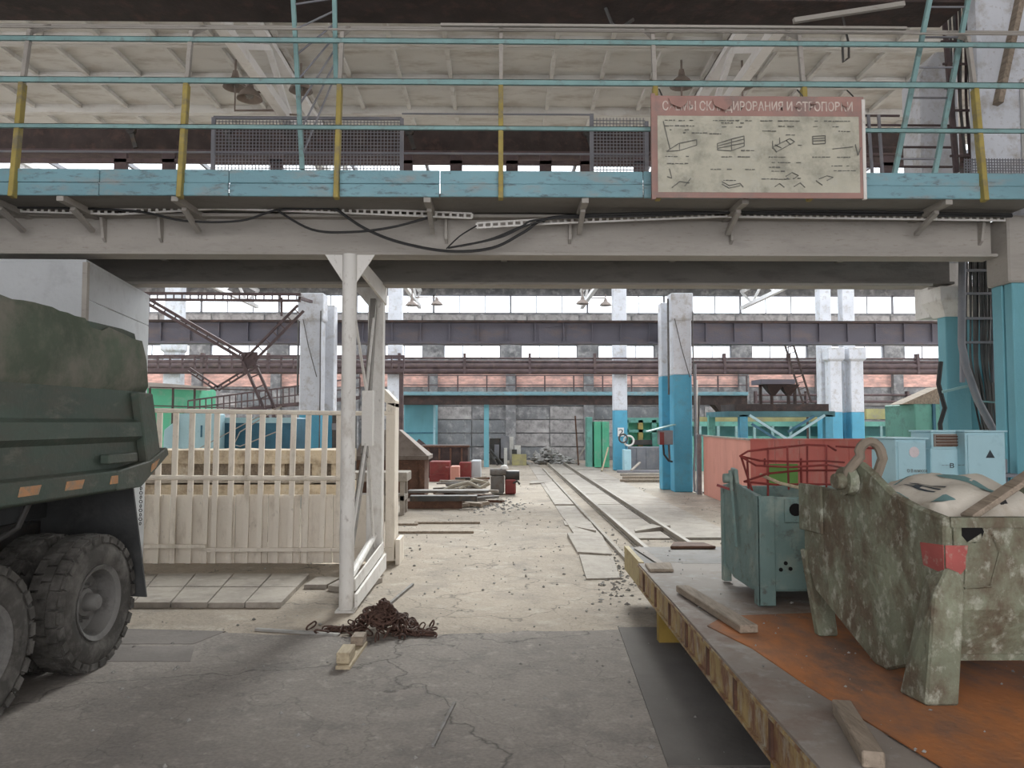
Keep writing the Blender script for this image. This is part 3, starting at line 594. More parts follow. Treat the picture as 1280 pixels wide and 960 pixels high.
for px, py, L in ((832, 149, .3), (832, 156, .3), (838, 161, .28), (855, 165, .2), (893, 149, .42), (903, 152, .2), (904, 157, .2), (888, 166, .18), (953, 149, .4), (968, 156, .22), (955, 162, .12), (985, 167, .16), (1022, 149, .34), (1020, 156, .26), (1052, 162, .14),
                   (832, 195, .36), (834, 204, .2), (903, 195, .24), (889, 211, .2), (922, 211, .16), (922, 187, .16), (955, 195, .22), (957, 202, .36), (958, 208, .16), (966, 213, .14), (1018, 195, .38), (1042, 206, .2), (1045, 212, .18), (950, 223, .3), (905, 225, .12), (1000, 180, .06), (985, 222, .12)): dash(px, py, L)
ink.build('small_print', INKF, po)['kind'] = 'stuff'
def seg(pts, r=.003):
    for q, p in zip(pts[:-1], pts[1:]): dg.beam(PP(*q, .0), PP(*p, .0), .006, r * 2.2)
for pts_ in ([[(834, 188), (849, 178), (872, 173), (872, 180), (850, 187), (834, 188)], [(850, 178), (850, 187)]],
             [[(898, 178), (916, 172), (932, 168), (932, 181), (915, 187), (898, 186), (898, 178)], [(898, 181), (916, 176), (932, 172)], [(898, 184), (916, 180), (932, 177)], [(916, 172), (916, 187)]],
             [[(968, 182), (990, 171), (996, 175), (973, 188), (968, 182)], [(971, 179), (979, 183)], [(977, 170), (977, 178)], [(985, 173), (991, 179)], [(968, 174), (968, 184)]],
             [[(1019, 168), (1035, 167), (1035, 177), (1019, 178), (1019, 168)], [(1019, 171), (1035, 170)], [(1019, 174), (1035, 173)], [(1044, 184), (1070, 181)]],
             [[(837, 210), (840, 222), (834, 220)], [(840, 234), (850, 226), (862, 228)], [(856, 232), (864, 222)]],
             [[(903, 226), (912, 231), (926, 228), (930, 233)], [(903, 229), (912, 234), (926, 231)]],
             [[(984, 219), (992, 214), (1000, 218), (994, 222)], [(970, 232), (976, 228), (982, 233)], [(994, 232), (1002, 227), (1008, 233)]],
             [[(1026, 222), (1036, 218), (1044, 220), (1036, 224)], [(1022, 224), (1030, 230)]],
             [[(830, 150), (838, 185)], [(1073, 178), (1076, 192), (1080, 182)]]):
    dg = MB(); [seg(p) for p in pts_]; dg.build('diagram', INKF, po)
# ================================================================ FAR CRANE GIRDER + PIPES
fg = thing('crane_girder', (0, 23, 4.4), 'long blue-grey crane girder spanning the hall behind the columns', 'crane girder')
MB().box((-15, 23.58, 4.49), (16.5, 23.66, 5.06)).build('web', BRIDGE, fg)
MB().box((-15, 23.45, 5.06), (16.5, 23.85, 5.13)).build('flange', DARKBR, fg); MB().box((-15, 23.45, 4.41), (16.5, 23.85, 4.48)).build('flange', BRIDGE, fg)
for i in range(36): MB().box((-14.8 + i * .88, 23.5, 4.48), (-14.77 + i * .88, 23.58, 5.06)).build('stiffener', BRIDGE, fg)
def pipeset(n, zs, y, x0, x1, r, m, label):
    t = thing(n, (0, y, min(zs)), label, 'pipe', None)
    for z, rr in zip(zs, r): MB().tube([(x0, y, z), (x1, y, z)], rr, 10).build('pipe', m, t, smooth=True)
    for i in range(int((x1 - x0) / 2.7) + 1):
        x = x0 + i * 2.7; MB().box((x - .05, y - .14, min(zs) - .1), (x + .05, y + .14, max(zs) + .2)).build('hanger', MAROON, t)
    return t
pipeset('pipe_run', (4.12, 4.33, 4.52, 4.66), 31.82, -15, 22.0, (.13, .13, .06, .04), MAROON, 'bundle of brownish pipes crossing the hall below the far windows')
# lower far pipes at right
pipeset('pipe_run', (3.1, 3.45), 40.55, 13.5, 24, (.07, .06), MAROON, 'pair of thin brown pipes on the far wall at the right')
# ---- upper far crane seen behind the walkway
uc = thing('overhead_crane', (0, 15.5, 7.2), 'dark overhead crane bridge glimpsed between the walkway rails', 'crane')
MB().box((-13.4, 15.4, 7.42), (9.5, 15.55, 8.0)).build('web', DARKBR, uc); MB().box((-13.4, 15.2, 7.36), (9.5, 15.75, 7.42)).build('flange', MAROON, uc)
MB().box((-13.4, 15.1, 7.15), (9.5, 15.2, 7.22)).build('lower_rail', MAROON, uc); MB().box((-13.4, 15.06, 7.36), (9.5, 15.12, 7.40)).build('lower_rail', MAROON, uc)
for i, px in enumerate((150, 210, 345, 508, 570, 640, 682, 733, 800, 1110, 1150)):
    p = Yp(px, 205, 15.1); MB().box((p.x - .12, 15.1, 6.9), (p.x + .12, 15.2, 7.36)).build('hanger', MAROON, uc)
for px in (162, 282, 511, 735):
    p = Yp(px, 180, 15.0); MB().lathe([(.03, -.05), (.09, -.05), (.09, .05), (.03, .05)], (p.x, 15.05, 7.78), 'y', 14).build('pulley', STEEL_D, uc); MB().beam((p.x, 15.05, 7.75), (p.x + .1, 15.05, 7.42), .05, .08).build('pulley_arm', STEEL_D, uc)
for x in (-13.7, 9.8): MB().box((x - .3, 14.2, 6.9), (x + .3, 16.8, 7.36)).build('end_carriage', DARKBR, uc)
# ================================================================ DUMP TRUCK
TM = Matrix.Translation((-3.32, 6.28, 0)) @ Matrix.Rotation(math.radians(-3.5), 4, 'Z') @ Matrix.Translation((3.32, -6.28, 0))
tk = thing('dump_truck', TM @ Vector((-4.5, 6.28, 0)), 'dark green dump truck parked at the left, seen from its rear right corner', 'truck')
def T(): return MB(TM)
def wheel(x, y, side=1):   # outer face at x (side=+1 faces +x)
    R = .54; s = side; c = (x, y, R)
    prof = [(.29, -.04), (.31, -.015), (.35, -.004), (.42, 0), (.48, -.02), (.515, -.05), (.53, -.09), (.53, -.21), (.515, -.25), (.48, -.28), (.42, -.30), (.31, -.285), (.29, -.26)]
    ty = T().lathe([(r, h * s) for r, h in prof], c, 'x', 44).build('tyre', RUBBER, tk, smooth=True)
    mb = T(); n = 26
    for i in range(n):
        a = 2 * math.pi * i / n
        for row, (h0, h1, off) in enumerate(((-.035, -.105, 0), (-.115, -.185, .5), (-.195, -.265, 0))):
            aa = a + off * 2 * math.pi / n; hh = (h0 + h1) / 2 * s
            rr = .526 if row == 1 else .519
            ctr = Vector((x + hh, y + rr * math.cos(aa), R + rr * math.sin(aa)))
            Rm = Matrix.Rotation(aa, 3, 'X'); mb.cbox(ctr, (abs(h1 - h0) + .006, .045, .112), Rm)
        ctr = Vector((x - .030 * s, y + .500 * math.cos(a), R + .500 * math.sin(a))); mb.cbox(ctr, (.05, .05, .085), Matrix.Rotation(a, 3, 'X'))
    mb.build('tread', RUBBER, ty)['kind'] = 'stuff'
    rm = T().lathe([(.0, -.17 * s), (.10, -.17 * s), (.17, -.19 * s), (.235, -.17 * s), (.25, -.09 * s), (.262, -.03 * s), (.285, -.015 * s), (.298, -.005 * s), (.30, -.02 * s), (.29, -.06 * s)], c, 'x', 40).build('rim', RIM, tk, smooth=True)
    T().lathe([(.0, -.02 * s), (.05, -.022 * s), (.065, -.04 * s), (.075, -.12 * s), (.11, -.13 * s), (.115, -.18 * s)], c, 'x', 20).build('hub', RIM, rm, smooth=True)
    mb = T()
    for i in range(10):
        a = 2 * math.pi * i / 10; mb.lathe([(.0, -.12 * s), (.013, -.12 * s), (.013, -.18 * s)], (x, y + .145 * math.cos(a), R + .145 * math.sin(a)), 'x', 6)
    mb.build('wheel_nuts', RIM, rm)['kind'] = 'stuff'
for y in (6.38, 5.06, 1.6):
    wheel(-3.25, y)
    wheel(-5.83, y, -1)
    if y > 3:
        wheel(-3.62, y); wheel(-5.47, y, -1)
    T().box((-5.5, y - .09, .45), (-3.6, y + .09, .63)).build('axle', STEEL_D, tk)
for x in (-4.95, -4.2): T().box((x - .05, .6, .85), (x + .05, 7.2, 1.12)).build('chassis_rail', STEEL_D, tk)
T().box((-5.0, 7.1, .85), (-4.1, 7.2, 1.1)).build('chassis_end', STEEL_D, tk)
for x in (-4.1, -5.05): T().box((x - .05, 4.9, .62), (x + .05, 6.35, .74)).build('leaf_spring', STEEL_D, tk, bevel=.02)
# body: side panel with tail slope
side = [(1.9, 1.46), (6.8, 1.46), (7.24, 1.72), (6.80, 2.78), (6.6, 2.80), (1.9, 2.84)]
for x0, x1 in ((-3.30, -3.26), (-5.86, -5.82)):
    T().prism([(x0, a, b) for a, b in side], (x1 - x0, 0, 0)).build('side_panel', TRUCK, tk)
T().box((-5.82, 1.9, 1.48), (-3.30, 6.85, 1.54)).build('bed_floor', TRUCKIN, tk)
T().box((-5.82, 1.9, 1.54), (-3.30, 1.96, 2.9)).build('front_wall', TRUCK, tk)
T().prism([(-3.31, 7.10, 1.62), (-5.80, 7.10, 1.62), (-5.80, 6.82, 2.50), (-3.31, 6.82, 2.50)], (0, .05, 0)).build('tailgate', TRUCK, tk)
# upper bulged band with a crumpled lip
rt = random.Random(2); n = 46; vs = []; fs = []
for i in range(n + 1):
    y = 1.9 + (6.80 - 1.9) * i / n; k = max(0, (y - 6.3) * .06)
    lip = 2.84 - .015 * (y - 5) + rt.uniform(-.012, .012) - (.05 if i in (40, 41) else 0) - (max(0, y - 6.0)) * .12
    w_ = .012 * math.sin(y * 5) + rt.uniform(-.006, .006)
    ys = [y + (.23 if i == n else 0) * t for t in (1, .8, .4, .1, 0)]
    for q, (xx, zz) in enumerate(((-3.262, 2.27), (-3.225 + w_ * .3, 2.32), (-3.205 + w_, 2.55), (-3.22 + w_ * 1.5, 2.72), (-3.24 + w_ * 1.6, lip), (-3.29, lip - .01), (-3.30, 2.6))):
        vs.append((xx, y + (.20 - (zz - 2.27) * .36 if i == n else 0), zz))
for i in range(n):
    for q in range(6): fs.append((i * 7 + q, i * 7 + q + 1, (i + 1) * 7 + q + 1, (i + 1) * 7 + q))
fs.append(tuple(n * 7 + q for q in range(7)))
T().add(vs, fs).build('bulged_rim', TRUCKTOP, tk, smooth=True)
T().prism([(-3.26, 1.9, 2.03), (-3.19, 1.9, 2.00), (-3.19, 1.9, 1.88), (-3.26, 1.9, 1.83)], (0, 4.95, 0)).build('side_rib', TRUCK, tk)
T().prism([(-3.26, 1.9, 1.62), (-3.16, 1.9, 1.60), (-3.16, 1.9, 1.45), (-3.26, 1.9, 1.42)], (0, 4.85, 0)).build('bottom_rail', TRUCK, tk, bevel=.01)
T().prism([(-3.26, 6.74, 2.26), (-3.26, 6.98, 2.26), (-3.26, 7.16, 1.66), (-3.26, 6.92, 1.62)], (.085, 0, 0)).build('tail_post', TRUCK, tk, bevel=.01)
T().prism([(-3.26, 6.4, 1.60), (-3.26, 6.92, 1.66), (-3.26, 7.22, 1.77), (-3.26, 7.25, 1.70), (-3.26, 6.78, 1.44), (-3.26, 6.4, 1.44)], (.11, 0, 0)).build('tail_corner', TRUCK, tk, bevel=.01)
for i, y in enumerate((5.22, 5.72, 6.3)):
    q = T().prism([(-3.16, y, 1.50), (-3.16, y + .20, 1.50), (-3.16, y + .23, 1.565), (-3.16, y + .02, 1.565)], (.008, 0, 0)).build('side_reflector', ORANGE, tk)
T().prism([(-3.15, 6.92, 1.56), (-3.15, 7.00, 1.60), (-3.15, 7.06, 1.67), (-3.15, 6.94, 1.63)], (.01, 0, 0)).build('side_reflector', ORANGE, tk)
T().box((-3.25, 6.3, 1.66), (-3.17, 6.74, 1.74)).build('latch_bar', TRUCK, tk, bevel=.01)
# inner shield and mud flap
T().prism([(-4.30, 6.93, .50), (-3.17, 6.93, .46), (-3.32, 6.93, 1.45), (-4.3, 6.93, 1.45)], (0, .02, 0)).build('mud_flap', FLAP, tk)
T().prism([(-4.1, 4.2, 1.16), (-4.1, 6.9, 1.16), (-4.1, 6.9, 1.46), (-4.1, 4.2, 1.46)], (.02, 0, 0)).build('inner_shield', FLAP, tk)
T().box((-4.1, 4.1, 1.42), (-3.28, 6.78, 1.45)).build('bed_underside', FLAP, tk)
T().tube([(-3.35, 5.62, 1.44), (-3.42, 5.6, 1.25), (-3.6, 5.55, 1.12)], .022, 8).build('air_pipe', STEEL_D, tk)
mb = T()
for i in range(9): mb.tube(arc((-3.19, 6.84, 1.42 - i * .038), .014, 0, 2 * math.pi, 6, ax=(1, 0, 0) if i % 2 else (0, 1, 0))[:-1], .004, 5, closed=True)
mb.build('chain', STEEL_D, tk)
# ---- sheet-metal booth behind the truck
bt = thing('sheet_metal_booth', (-5.8, 9, 0), 'pale sheet-metal booth standing behind the dump truck', 'booth')
c0 = Yp(108, 328, 8.0); c1 = Zp(187, 372, c0.z); c2 = Vector((-8.8, 7.9, c0.z)); H_ = c0.z
def lower(v, z=0): return Vector((v.x, v.y, z))
def wallp(a, b, z0, z1, nm, m, t=.03, g=.012):
    d = (b - a).normalized(); nrm = Vector((-d.y, d.x, 0)) * t
    A = a + d * g; B = b - d * g; MB().prism([lower(A, z0), lower(B, z0), lower(B, z1), lower(A, z1)], nrm).build(nm, m, bt, bevel=.004)
wallp(c0, c1, 0, 2.0, 'wall_panel', BOOTH); wallp(c0, c1, 2.01, 3.28, 'wall_panel', BOOTH); wallp(c0, c1, 3.29, H_, 'wall_panel', BOOTH)
cm = c2.lerp(c0, .6); wallp(cm, c0, 0, H_, 'wall_panel', BOOTH); wallp(c2, cm, 0, H_, 'wall_panel', BOOTH)
c3_ = c2 + (c1 - c0); MB().prism([lower(c0, H_), lower(c1, H_), lower(c3_, H_), lower(c2, H_)], (0, 0, .03)).build('roof_panel', BOOTH, bt)
MB().beam(lower(c0, 0), c0, .05, .05, up=(1, 0, 0)).build('corner_strip', GIRDER, bt)
# ================================================================ WHITE GATE FRAME
gf = thing('braced_portal_frame', (-1.63, 9.3, 0), 'white braced post frame holding up the walkway beside the barred fence', 'frame')
gx, fx = -1.64, -1.66; gy, fy = 8.3, 10.25
MB().lathe([(.078, 0), (.078, 3.80)], (gx, gy, .02), 'z', 18, ).build('front_post', WHITE, gf, smooth=True)
MB().box((gx - .1, gy - .1, 0), (gx + .1, gy + .1, .02)).build('base_plate', WHITE, gf)
MB().box((fx - .10, fy - .09, 0), (fx + .10, fy + .09, 3.79)).build('rear_post', WHITE, gf, bevel=.006)
MB().prism([(gx - .27, gy, 3.82), (gx + .27, gy, 3.82), (gx + .06, gy, 3.5), (gx - .06, gy, 3.5)], (0, .02, 0)).build('gusset', WHITE, gf)
MB().prism([(fx - .3, fy - .1, 3.79), (fx + .14, fy - .1, 3.79), (fx + .10, fy - .1, 3.55), (fx - .10, fy - .1, 3.55)], (0, .02, 0)).build('gusset', WHITE, gf)
MB().prism([(gx + .07, gy + .05, 3.82), (gx + .07, fy + .12, 3.82), (gx + .07, fy + .12, 3.58), (gx + .07, gy + .05, 3.66)], (.03, 0, 0)).build('top_tie', WHITE, gf)
MB().beam((gx + .01, gy + .95, 1.6), (fx - .02, fy - .12, 3.6), .07, .14, up=(0, 1, 0)).build('diagonal_brace', GIRDER_D, gf)
MB().beam((gx - .02, gy + .1, .35), (gx + .01, gy + .95, 1.6), .05, .12).build('diagonal_brace', GIRDER_D, gf)
for p, q in (((gx, gy + .06, 3.45), (gx + .03, 9.25, 2.35)), ((gx + .02, 9.28, 2.35), (fx, fy - .12, 3.6)), ((gx + .03, 9.22, 1.75), (gx, gy + .07, .5)), ((gx + .03, 9.32, 1.75), (fx, fy - .11, .4)), ((gx + .04, 9.34, 1.75), (fx + .02, fy - .11, .25))):
    MB().tube([p, q], .018, 6).build('tie_rod', WHITE, gf)
MB().box((gx - .02, 9.20, 1.72), (gx + .11, 9.33, 2.38)).build('clamp_plate', WHITE, gf, bevel=.005)
MB().prism([(gx + .09, gy - .02, .04), (gx + .09, fy + .1, .06), (gx + .09, fy + .1, .26), (gx + .09, gy - .02, .18)], (.03, 0, 0)).build('base_board', WHITE, gf)
MB().prism([(gx + .07, gy + .04, .2), (gx + .07, fy + .05, .28), (gx + .07, fy + .05, .42), (gx + .07, gy + .04, .33)], (.02, 0, 0)).build('base_board', WHITE, gf)
MB().tube([(gx + .02, gy + .1, .34), (fx + .0, fy - .1, .52)], .045, 10).build('base_pipe', WHITE, gf)
for z in (2.1, 2.12): MB().tube([(gx - .09, gy + .0, z), (gx - .05, gy - .1, z)], .014, 6)
# ================================================================ FENCE
fe = thing('barred_fence', (-3.5, 11, 0), 'cream barred steel fence with solid lower panels behind the truck', 'fence'); FY = 11.0
def FP(px, py): return Yp(px, py, FY)
xl = -5.6; xr = FP(432, 600).x
zt = FP(300, 514).z; zm = FP(300, 598).z; zb = .18; zp = FP(300, 619).z
MB().tube([(xl, FY - .03, zt + .02), (xr, FY - .03, zt - .03), (-1.52, FY - .03, zt - .03)], .032, 8).build('top_rail', CREAM, fe)
MB().tube([(xl, FY - .03, zm + .02), (xr, FY - .03, zm)], .036, 8).build('middle_rail', CREAM, fe)
x2 = FP(259, 690).x
MB().box((xl, FY - .07, .24), (x2, FY - .035, .29)).build('bottom_rail', CREAM, fe); MB().box((x2 + .02, FY - .07, .19), (-1.52, FY - .035, .24)).build('bottom_rail', CREAM, fe)
for i, px in enumerate((200, 220.4, 240.8, 260.6, 271.7, 291.2, 311.6, 328.5, 349.5, 367.6, 386, 407, 424)):
    a = FP(px, 516); b = FP(px - 5.5, 700) if px < 424 else FP(423, 700); dx = a.x - Yp(px, 516, FY).x
    MB().beam((b.x, FY, .02), (a.x, FY, zt), .075, .03, up=(0, 1, 0)).build('bar', CREAM, fe)
MB().beam((FP(176, 516).x, FY, .02), (FP(180, 516).x, FY, zm), .075, .03, up=(0, 1, 0)).build('bar', CREAM, fe)
xx = xl
while xx < xr - .05:
    x1 = min(xx + .46, xr + .05); MB().box((xx + .006, FY + .03, .015), (x1 - .006, FY + .045, zp + random.uniform(-.008, .008))).build('sheet_panel', CREAM, fe); xx += .46
MB().box((xr + .06, FY + .03, .03), (-1.66, FY + .045, zp)).build('sheet_panel', CREAM, fe)
MB().box((-1.63, FY - .05, .05), (-1.50, FY + .35, 2.28)).build('end_post', CREAM, fe, bevel=.008); MB().box((-1.48, FY - .06, 0), (-1.42, FY + .4, .35)).build('foot_plate', CREAM, fe)
MB().prism([(-1.72, FY - .05, 2.32), (-1.50, FY - .05, 2.22), (-1.50, FY - .05, 2.31), (-1.66, FY - .05, 2.48)], (0, .4, 0)).build('cap', CREAM, fe)
gq = MB(); X0 = FP(458, 520).x
for j in range(3):
    z = FP(460, 517 + j * 13).z; s_ = .13
    for k in (0, 1): gq.tube([(X0 + k * .03, FY + .1, z - k * .03), (X0 + s_ - k * .03, FY + .1, z - k * .03), (X0 + s_ - k * .03, FY + .1, z - s_ + k * .03), (X0 + k * .03, FY + .1, z - s_ + k * .03)], .008, 5, closed=True)
gq.build('grille', CREAM, fe)
# ---- stack of long old concrete beams behind the fence
YS = 12.3
def stackbeam(px0, px1, py0, py1, dep, lab, m=SLABY, seed=1, y=YS):
    a = Yp(px0, py0, y); b = Yp(px1, py1, y); r = random.Random(seed); n = 22; vs = []; fs = []
    for i in range(n + 1):
        x = a.x + (b.x - a.x) * i / n; j = r.uniform(-.02, .02); j2 = r.uniform(-.02, .025)
        vs += [(x, y + j, b.z + .006), (x, y + j2, a.z), (x, y + dep, a.z + j * .5), (x, y + dep, b.z + .006)]
    for i in range(n):
        for q in range(4): fs.append((i * 4 + q, i * 4 + (q + 1) % 4, (i + 1) * 4 + (q + 1) % 4, (i + 1) * 4 + q))
    fs += [(0, 1, 2, 3), tuple(n * 4 + q for q in (3, 2, 1, 0))]
    return tag(MB().add(vs, fs).build('concrete_beam', m), lab, 'beam', 'old concrete beams stacked behind the fence')
zz = [(563, 580, 'yellowish crumbling concrete beam, topmost of the stack behind the fence'), (599, 604, 'thin grey beam, middle of the stack behind the fence'), (608, 621, 'yellowish concrete beam, lowest of the stack behind the fence')]
stackbeam(150, 432, 563, 580, .9, zz[0][2], seed=1); stackbeam(150, 432, 598, 604, .9, zz[1][2], SLABG, seed=2); stackbeam(150, 432, 606, 621, .9, zz[2][2], seed=3)
a = Yp(150, 580, YS); b = Yp(432, 598, YS); za, zb2 = a.z, b.z
tag(MB().box((a.x, YS + .24, zb2 + .012), (b.x, YS + .29, za - .012)).build('recess_plank', WOOD), 'brown plank set back under the top beam of the stack', 'plank')
for i, px in enumerate((168, 232, 300, 352, 402, 426)):
    p = Yp(px, 590, YS + .12); tag(MB().box((p.x - .14, YS + .07, zb2 + .010), (p.x + .06, YS + .23, za + .002)).build('spacer_block', SLABY), 'brown spacer block, %s from the left, under the top beam' % ['first', 'second', 'third', 'fourth', 'fifth', 'sixth'][i], 'block', 'spacer blocks in the beam stack')
lz = Yp(432, 621, YS).z
for i, x in enumerate((-5.9, -4.2, -2.7)): tag(MB().box((x - .3, YS + .1, 0), (x + .3, YS + .8, lz + .004)).build('support_block', SLABG), ['left', 'middle', 'right'][i] + ' concrete block carrying the beam stack behind the fence', 'block', 'support blocks')
zz4 = Yp(432, 604, YS).z
for i, x in enumerate((-5.5, -3.3)): tag(MB().box((x - .3, YS + .12, Yp(432, 606, YS).z), (x + .3, YS + .8, zz4 + .008)).build('shim_block', SLABY), ['left', 'right'][i] + ' shim between the lower two beams of the stack', 'block', 'shims in the beam stack')
# ================================================================ CART
ct = thing('flatbed_rail_cart', (2.6, 6, 0), 'long low rail cart with rusted yellow side carrying the two scrap bins', 'cart')
DZ = .565; BZ = .33; Y1 = 8.95; Y0 = 1.6
ex0 = Zp(943, 865, DZ).x; ex1 = Zp(780, 683, DZ).x
def ex(y): return ex0 + (ex1 - ex0) * (y - 4.09) / (8.9 - 4.09)
DX1 = 3.75
MB().prism([(ex(Y0), Y0, BZ), (ex(7.9), 7.9, BZ), (ex(7.9), 7.9, DZ - .012), (ex(Y0), Y0, DZ - .012)], (.012, 0, 0)).build('side_beam', CARTSIDE, ct)
MB().prism([(ex(7.92), 7.92, BZ - .02), (ex(Y1), Y1, BZ - .02), (ex(Y1), Y1, DZ + .01), (ex(7.92), 7.92, DZ + .01)], (.05, 0, 0)).build('side_beam', CARTEND, ct)
for z in (BZ, DZ - .03): MB().prism([(ex(Y0) - .02, Y0, z), (ex(7.9) - .02, 7.9, z), (ex(7.9) + .08, 7.9, z), (ex(Y0) + .08, Y0, z)], (0, 0, .018)).build('side_flange', CARTSIDE, ct)
MB().prism([(ex(Y0) - .012, Y0, DZ - .012), (ex(7.88) - .012, 7.88, DZ - .012), (ex(7.88) + .42, 7.88, DZ - .012), (ex(Y0) + .42, Y0, DZ - .012)], (0, 0, .017)).build('edge_plate', DECK, ct)
MB().prism([(ex(Y0) + .42, Y0, DZ - .02), (ex(7.88) + .42, 7.88, DZ - .02), (DX1, 7.88, DZ - .02), (DX1, Y0, DZ - .02)], (0, 0, .018)).build('deck_plate', DECK, ct)
MB().prism([(ex(7.9) + .06, 7.9, DZ - .02), (ex(Y1) + .06, Y1, DZ - .02), (DX1, Y1, DZ - .02), (DX1, 7.9, DZ - .02)], (0, 0, .016)).build('deck_plate', STEEL, ct)
MB().box((ex(Y1), Y1 - .02, BZ), (DX1, Y1, DZ - .02)).build('end_beam', CARTSIDE, ct); MB().box((DX1 - .02, Y0, BZ), (DX1, Y1, DZ)).build('side_beam', CARTSIDE, ct)
for y in [2.0 + .62 * i for i in range(10)]: MB().box((ex(y) - .015, y, BZ + .018), (ex(y), y + .035, DZ - .03)).build('side_rib', RUSTD, ct)
for y, w_ in ((7.02, .19), (3.9, .2)):
    MB().box((ex(y) + .03, y, .0), (ex(y) + .03 + w_, y + .1, BZ)).build('leg', mat('dirty_yellow_leg', (.30, .20, .045), .7, .3, 4), ct)
for y in (2.6, 5.6, 8.3):
    for x in (2.2, 2.98): MB().lathe([(.0, -.05), (.05, -.05), (.14, -.04), (.15, .04), (.18, .05), (.0, .06)], (x, y, .30), 'x', 20).build('wheel', STEEL_D, ct, smooth=True)
    MB().tube([(2.0, y, .30), (3.2, y, .30)], .03, 8).build('axle', STEEL_D, ct)
# orange rusty sheet on the deck (separate sheet)
P = [Zp(884, 784, DZ), Zp(905, 772, DZ), (3.6, 5.95, DZ), (3.7, 1.8, DZ), (1.98, 1.8, DZ), Zp(1172, 958, DZ), Zp(1010, 860, DZ), Zp(940, 812, DZ)]
P = [Vector((p[0], p[1], DZ + .0055)) for p in P]; P[4] = Vector((P[5].x, 1.8, DZ + .0055))
tag(MB().prism(P, (0, 0, .007)).build('rusty_sheet', RUST), 'orange rusted steel sheet lying on the cart deck under the big bin', 'steel sheet')
DS = DZ + .013
def slab(pts, z0, z1, name, m, label, cat, group=None, bevel=.006):
    Q = [Vector((p.x, p.y, z0)) for p in pts]; return tag(MB().prism(Q, (0, 0, z1 - z0)).build(name, m, bevel=bevel), label, cat, group)
a, b = Zp(845, 742, DZ), Zp(925, 795, DZ); dr = (b - a).normalized(); nr = Vector((-dr.y, dr.x, 0))
slab([a, b, b + nr * .13, a + nr * .11], DZ + .016, DZ + .07, 'timber_baulk', WOOD, 'weathered timber baulk with a split end lying along the cart edge', 'timber')
a, b = Zp(1040, 893, DZ), Zp(1078, 962, DZ); dr = (b - a).normalized(); nr = Vector((-dr.y, dr.x, 0))
slab([a, b, b + nr * .09, a + nr * .09], DZ + .006, DZ + .075, 'timber_block', WOOD, 'grey timber block on the cart edge near the bottom of the view', 'timber')
a = Zp(812, 716, DZ); slab([a, Zp(842, 716, DZ), Zp(838, 707, DZ), Zp(806, 708, DZ)], DZ + .006, DZ + .035, 'wood_offcut', WOOD, 'small board offcut near the far corner of the cart', 'timber')
slab([Zp(838, 686, DZ), Zp(895, 686, DZ), Zp(880, 681, DZ), Zp(842, 680, DZ)], DZ + .0, DZ + .03, 'flat_bar', RUSTD, 'dark flat steel piece lying on the far deck of the cart', 'steel piece')
slab([Zp(792, 686, DZ), Zp(838, 716, DZ), Zp(832, 706, DZ), Zp(800, 684, DZ)], DZ + .004, DZ + .012, 'bent_strip', DECK, 'thin warped strip at the far left corner of the cart deck', 'steel piece')
rnd = random.Random(9); mb = MB()
for i in range(160):
    x = rnd.uniform(1.5, 3.2); y = rnd.uniform(2.5, 8.6); mb.rock((x, y, DZ + .016), rnd.choice((.004, .006, .009, .012)), rnd)
mb.build('deck_crumbs', RUBBLE, ct)['kind'] = 'stuff'
# ================================================================ BINS
def bin_(name, org, W_, y0, y1, zt, zf, m, label):
    return thing(name, org, label, 'bin')
# big bin: near corner x=bx0
SHR = Matrix(((1, -.17, 0, .17 * 3.92), (0, 1, 0, 0), (0, 0, 1, 0), (0, 0, 0, 1)))
bb = thing('scrap_bin', (2.9, 4.5, DS), 'large green scabby steel scrap bin with a red patch, nearest on the cart', 'bin')
bx = 2.26; bxr = 3.68; by0 = 3.92; by1 = 5.18; BT = 1.515
L = Yp  # left side plate in plane x=bx: outline as (y, z)
def XP(px, py, x=None): return Xp(px, py, x if x is not None else bx)
lp = [(by0, .80), (by0, BT), (4.12, BT + .035), (4.32, BT + .09), (4.5, BT + .20), (4.60, BT + .25), (4.68, BT + .24), (4.74, BT + .12), (4.82, BT + .06), (by1 + .02, BT + .07), (by1 + .02, 1.15), (by1 - .10, .90), (4.50, .605), (4.40, .60)]
for xq, t in ((bx, .05), (bxr, -.05)):
    MB(SHR).prism([(xq, y, z) for y, z in lp], (t, 0, 0)).build('side_plate', GREENBIN, bb, bevel=.012)
def fx_(z): return by0 + .0 + max(0, (1.15 - z)) * .35
MB(SHR).prism([(bx + .05, by0 + .0, BT), (bx + .05, by0 + .0, 1.05), (bx + .05, by0 + .10, .80), (bx + .05, by0 + .13, .80), (bx + .05, by0 + .04, 1.05), (bx + .05, by0 + .04, BT)], (bxr - bx - .1, 0, 0)).build('front_plate', GREENBIN, bb)
MB(SHR).box((bx + .05, by0 + .12, .76), (bxr - .05, 4.6, .80)).build('floor_plate', GREENBIN, bb)
MB(SHR).prism([(bx + .05, 4.6, .76), (bx + .05, by1 - .05, 1.02), (bx + .05, by1 - .05, 1.06), (bx + .05, 4.6, .80)], (bxr - bx - .1, 0, 0)).build('sloped_floor', GREENBIN, bb)
MB(SHR).box((bx + .05, by1 - .05, 1.04), (bxr - .05, by1, BT + .03)).build('rear_plate', GREENBIN, bb)
MB(SHR).box((bx + .03, by0 - .012, BT - .05), (bxr, by0, BT)).build('rim_strip', GREENBIN, bb)
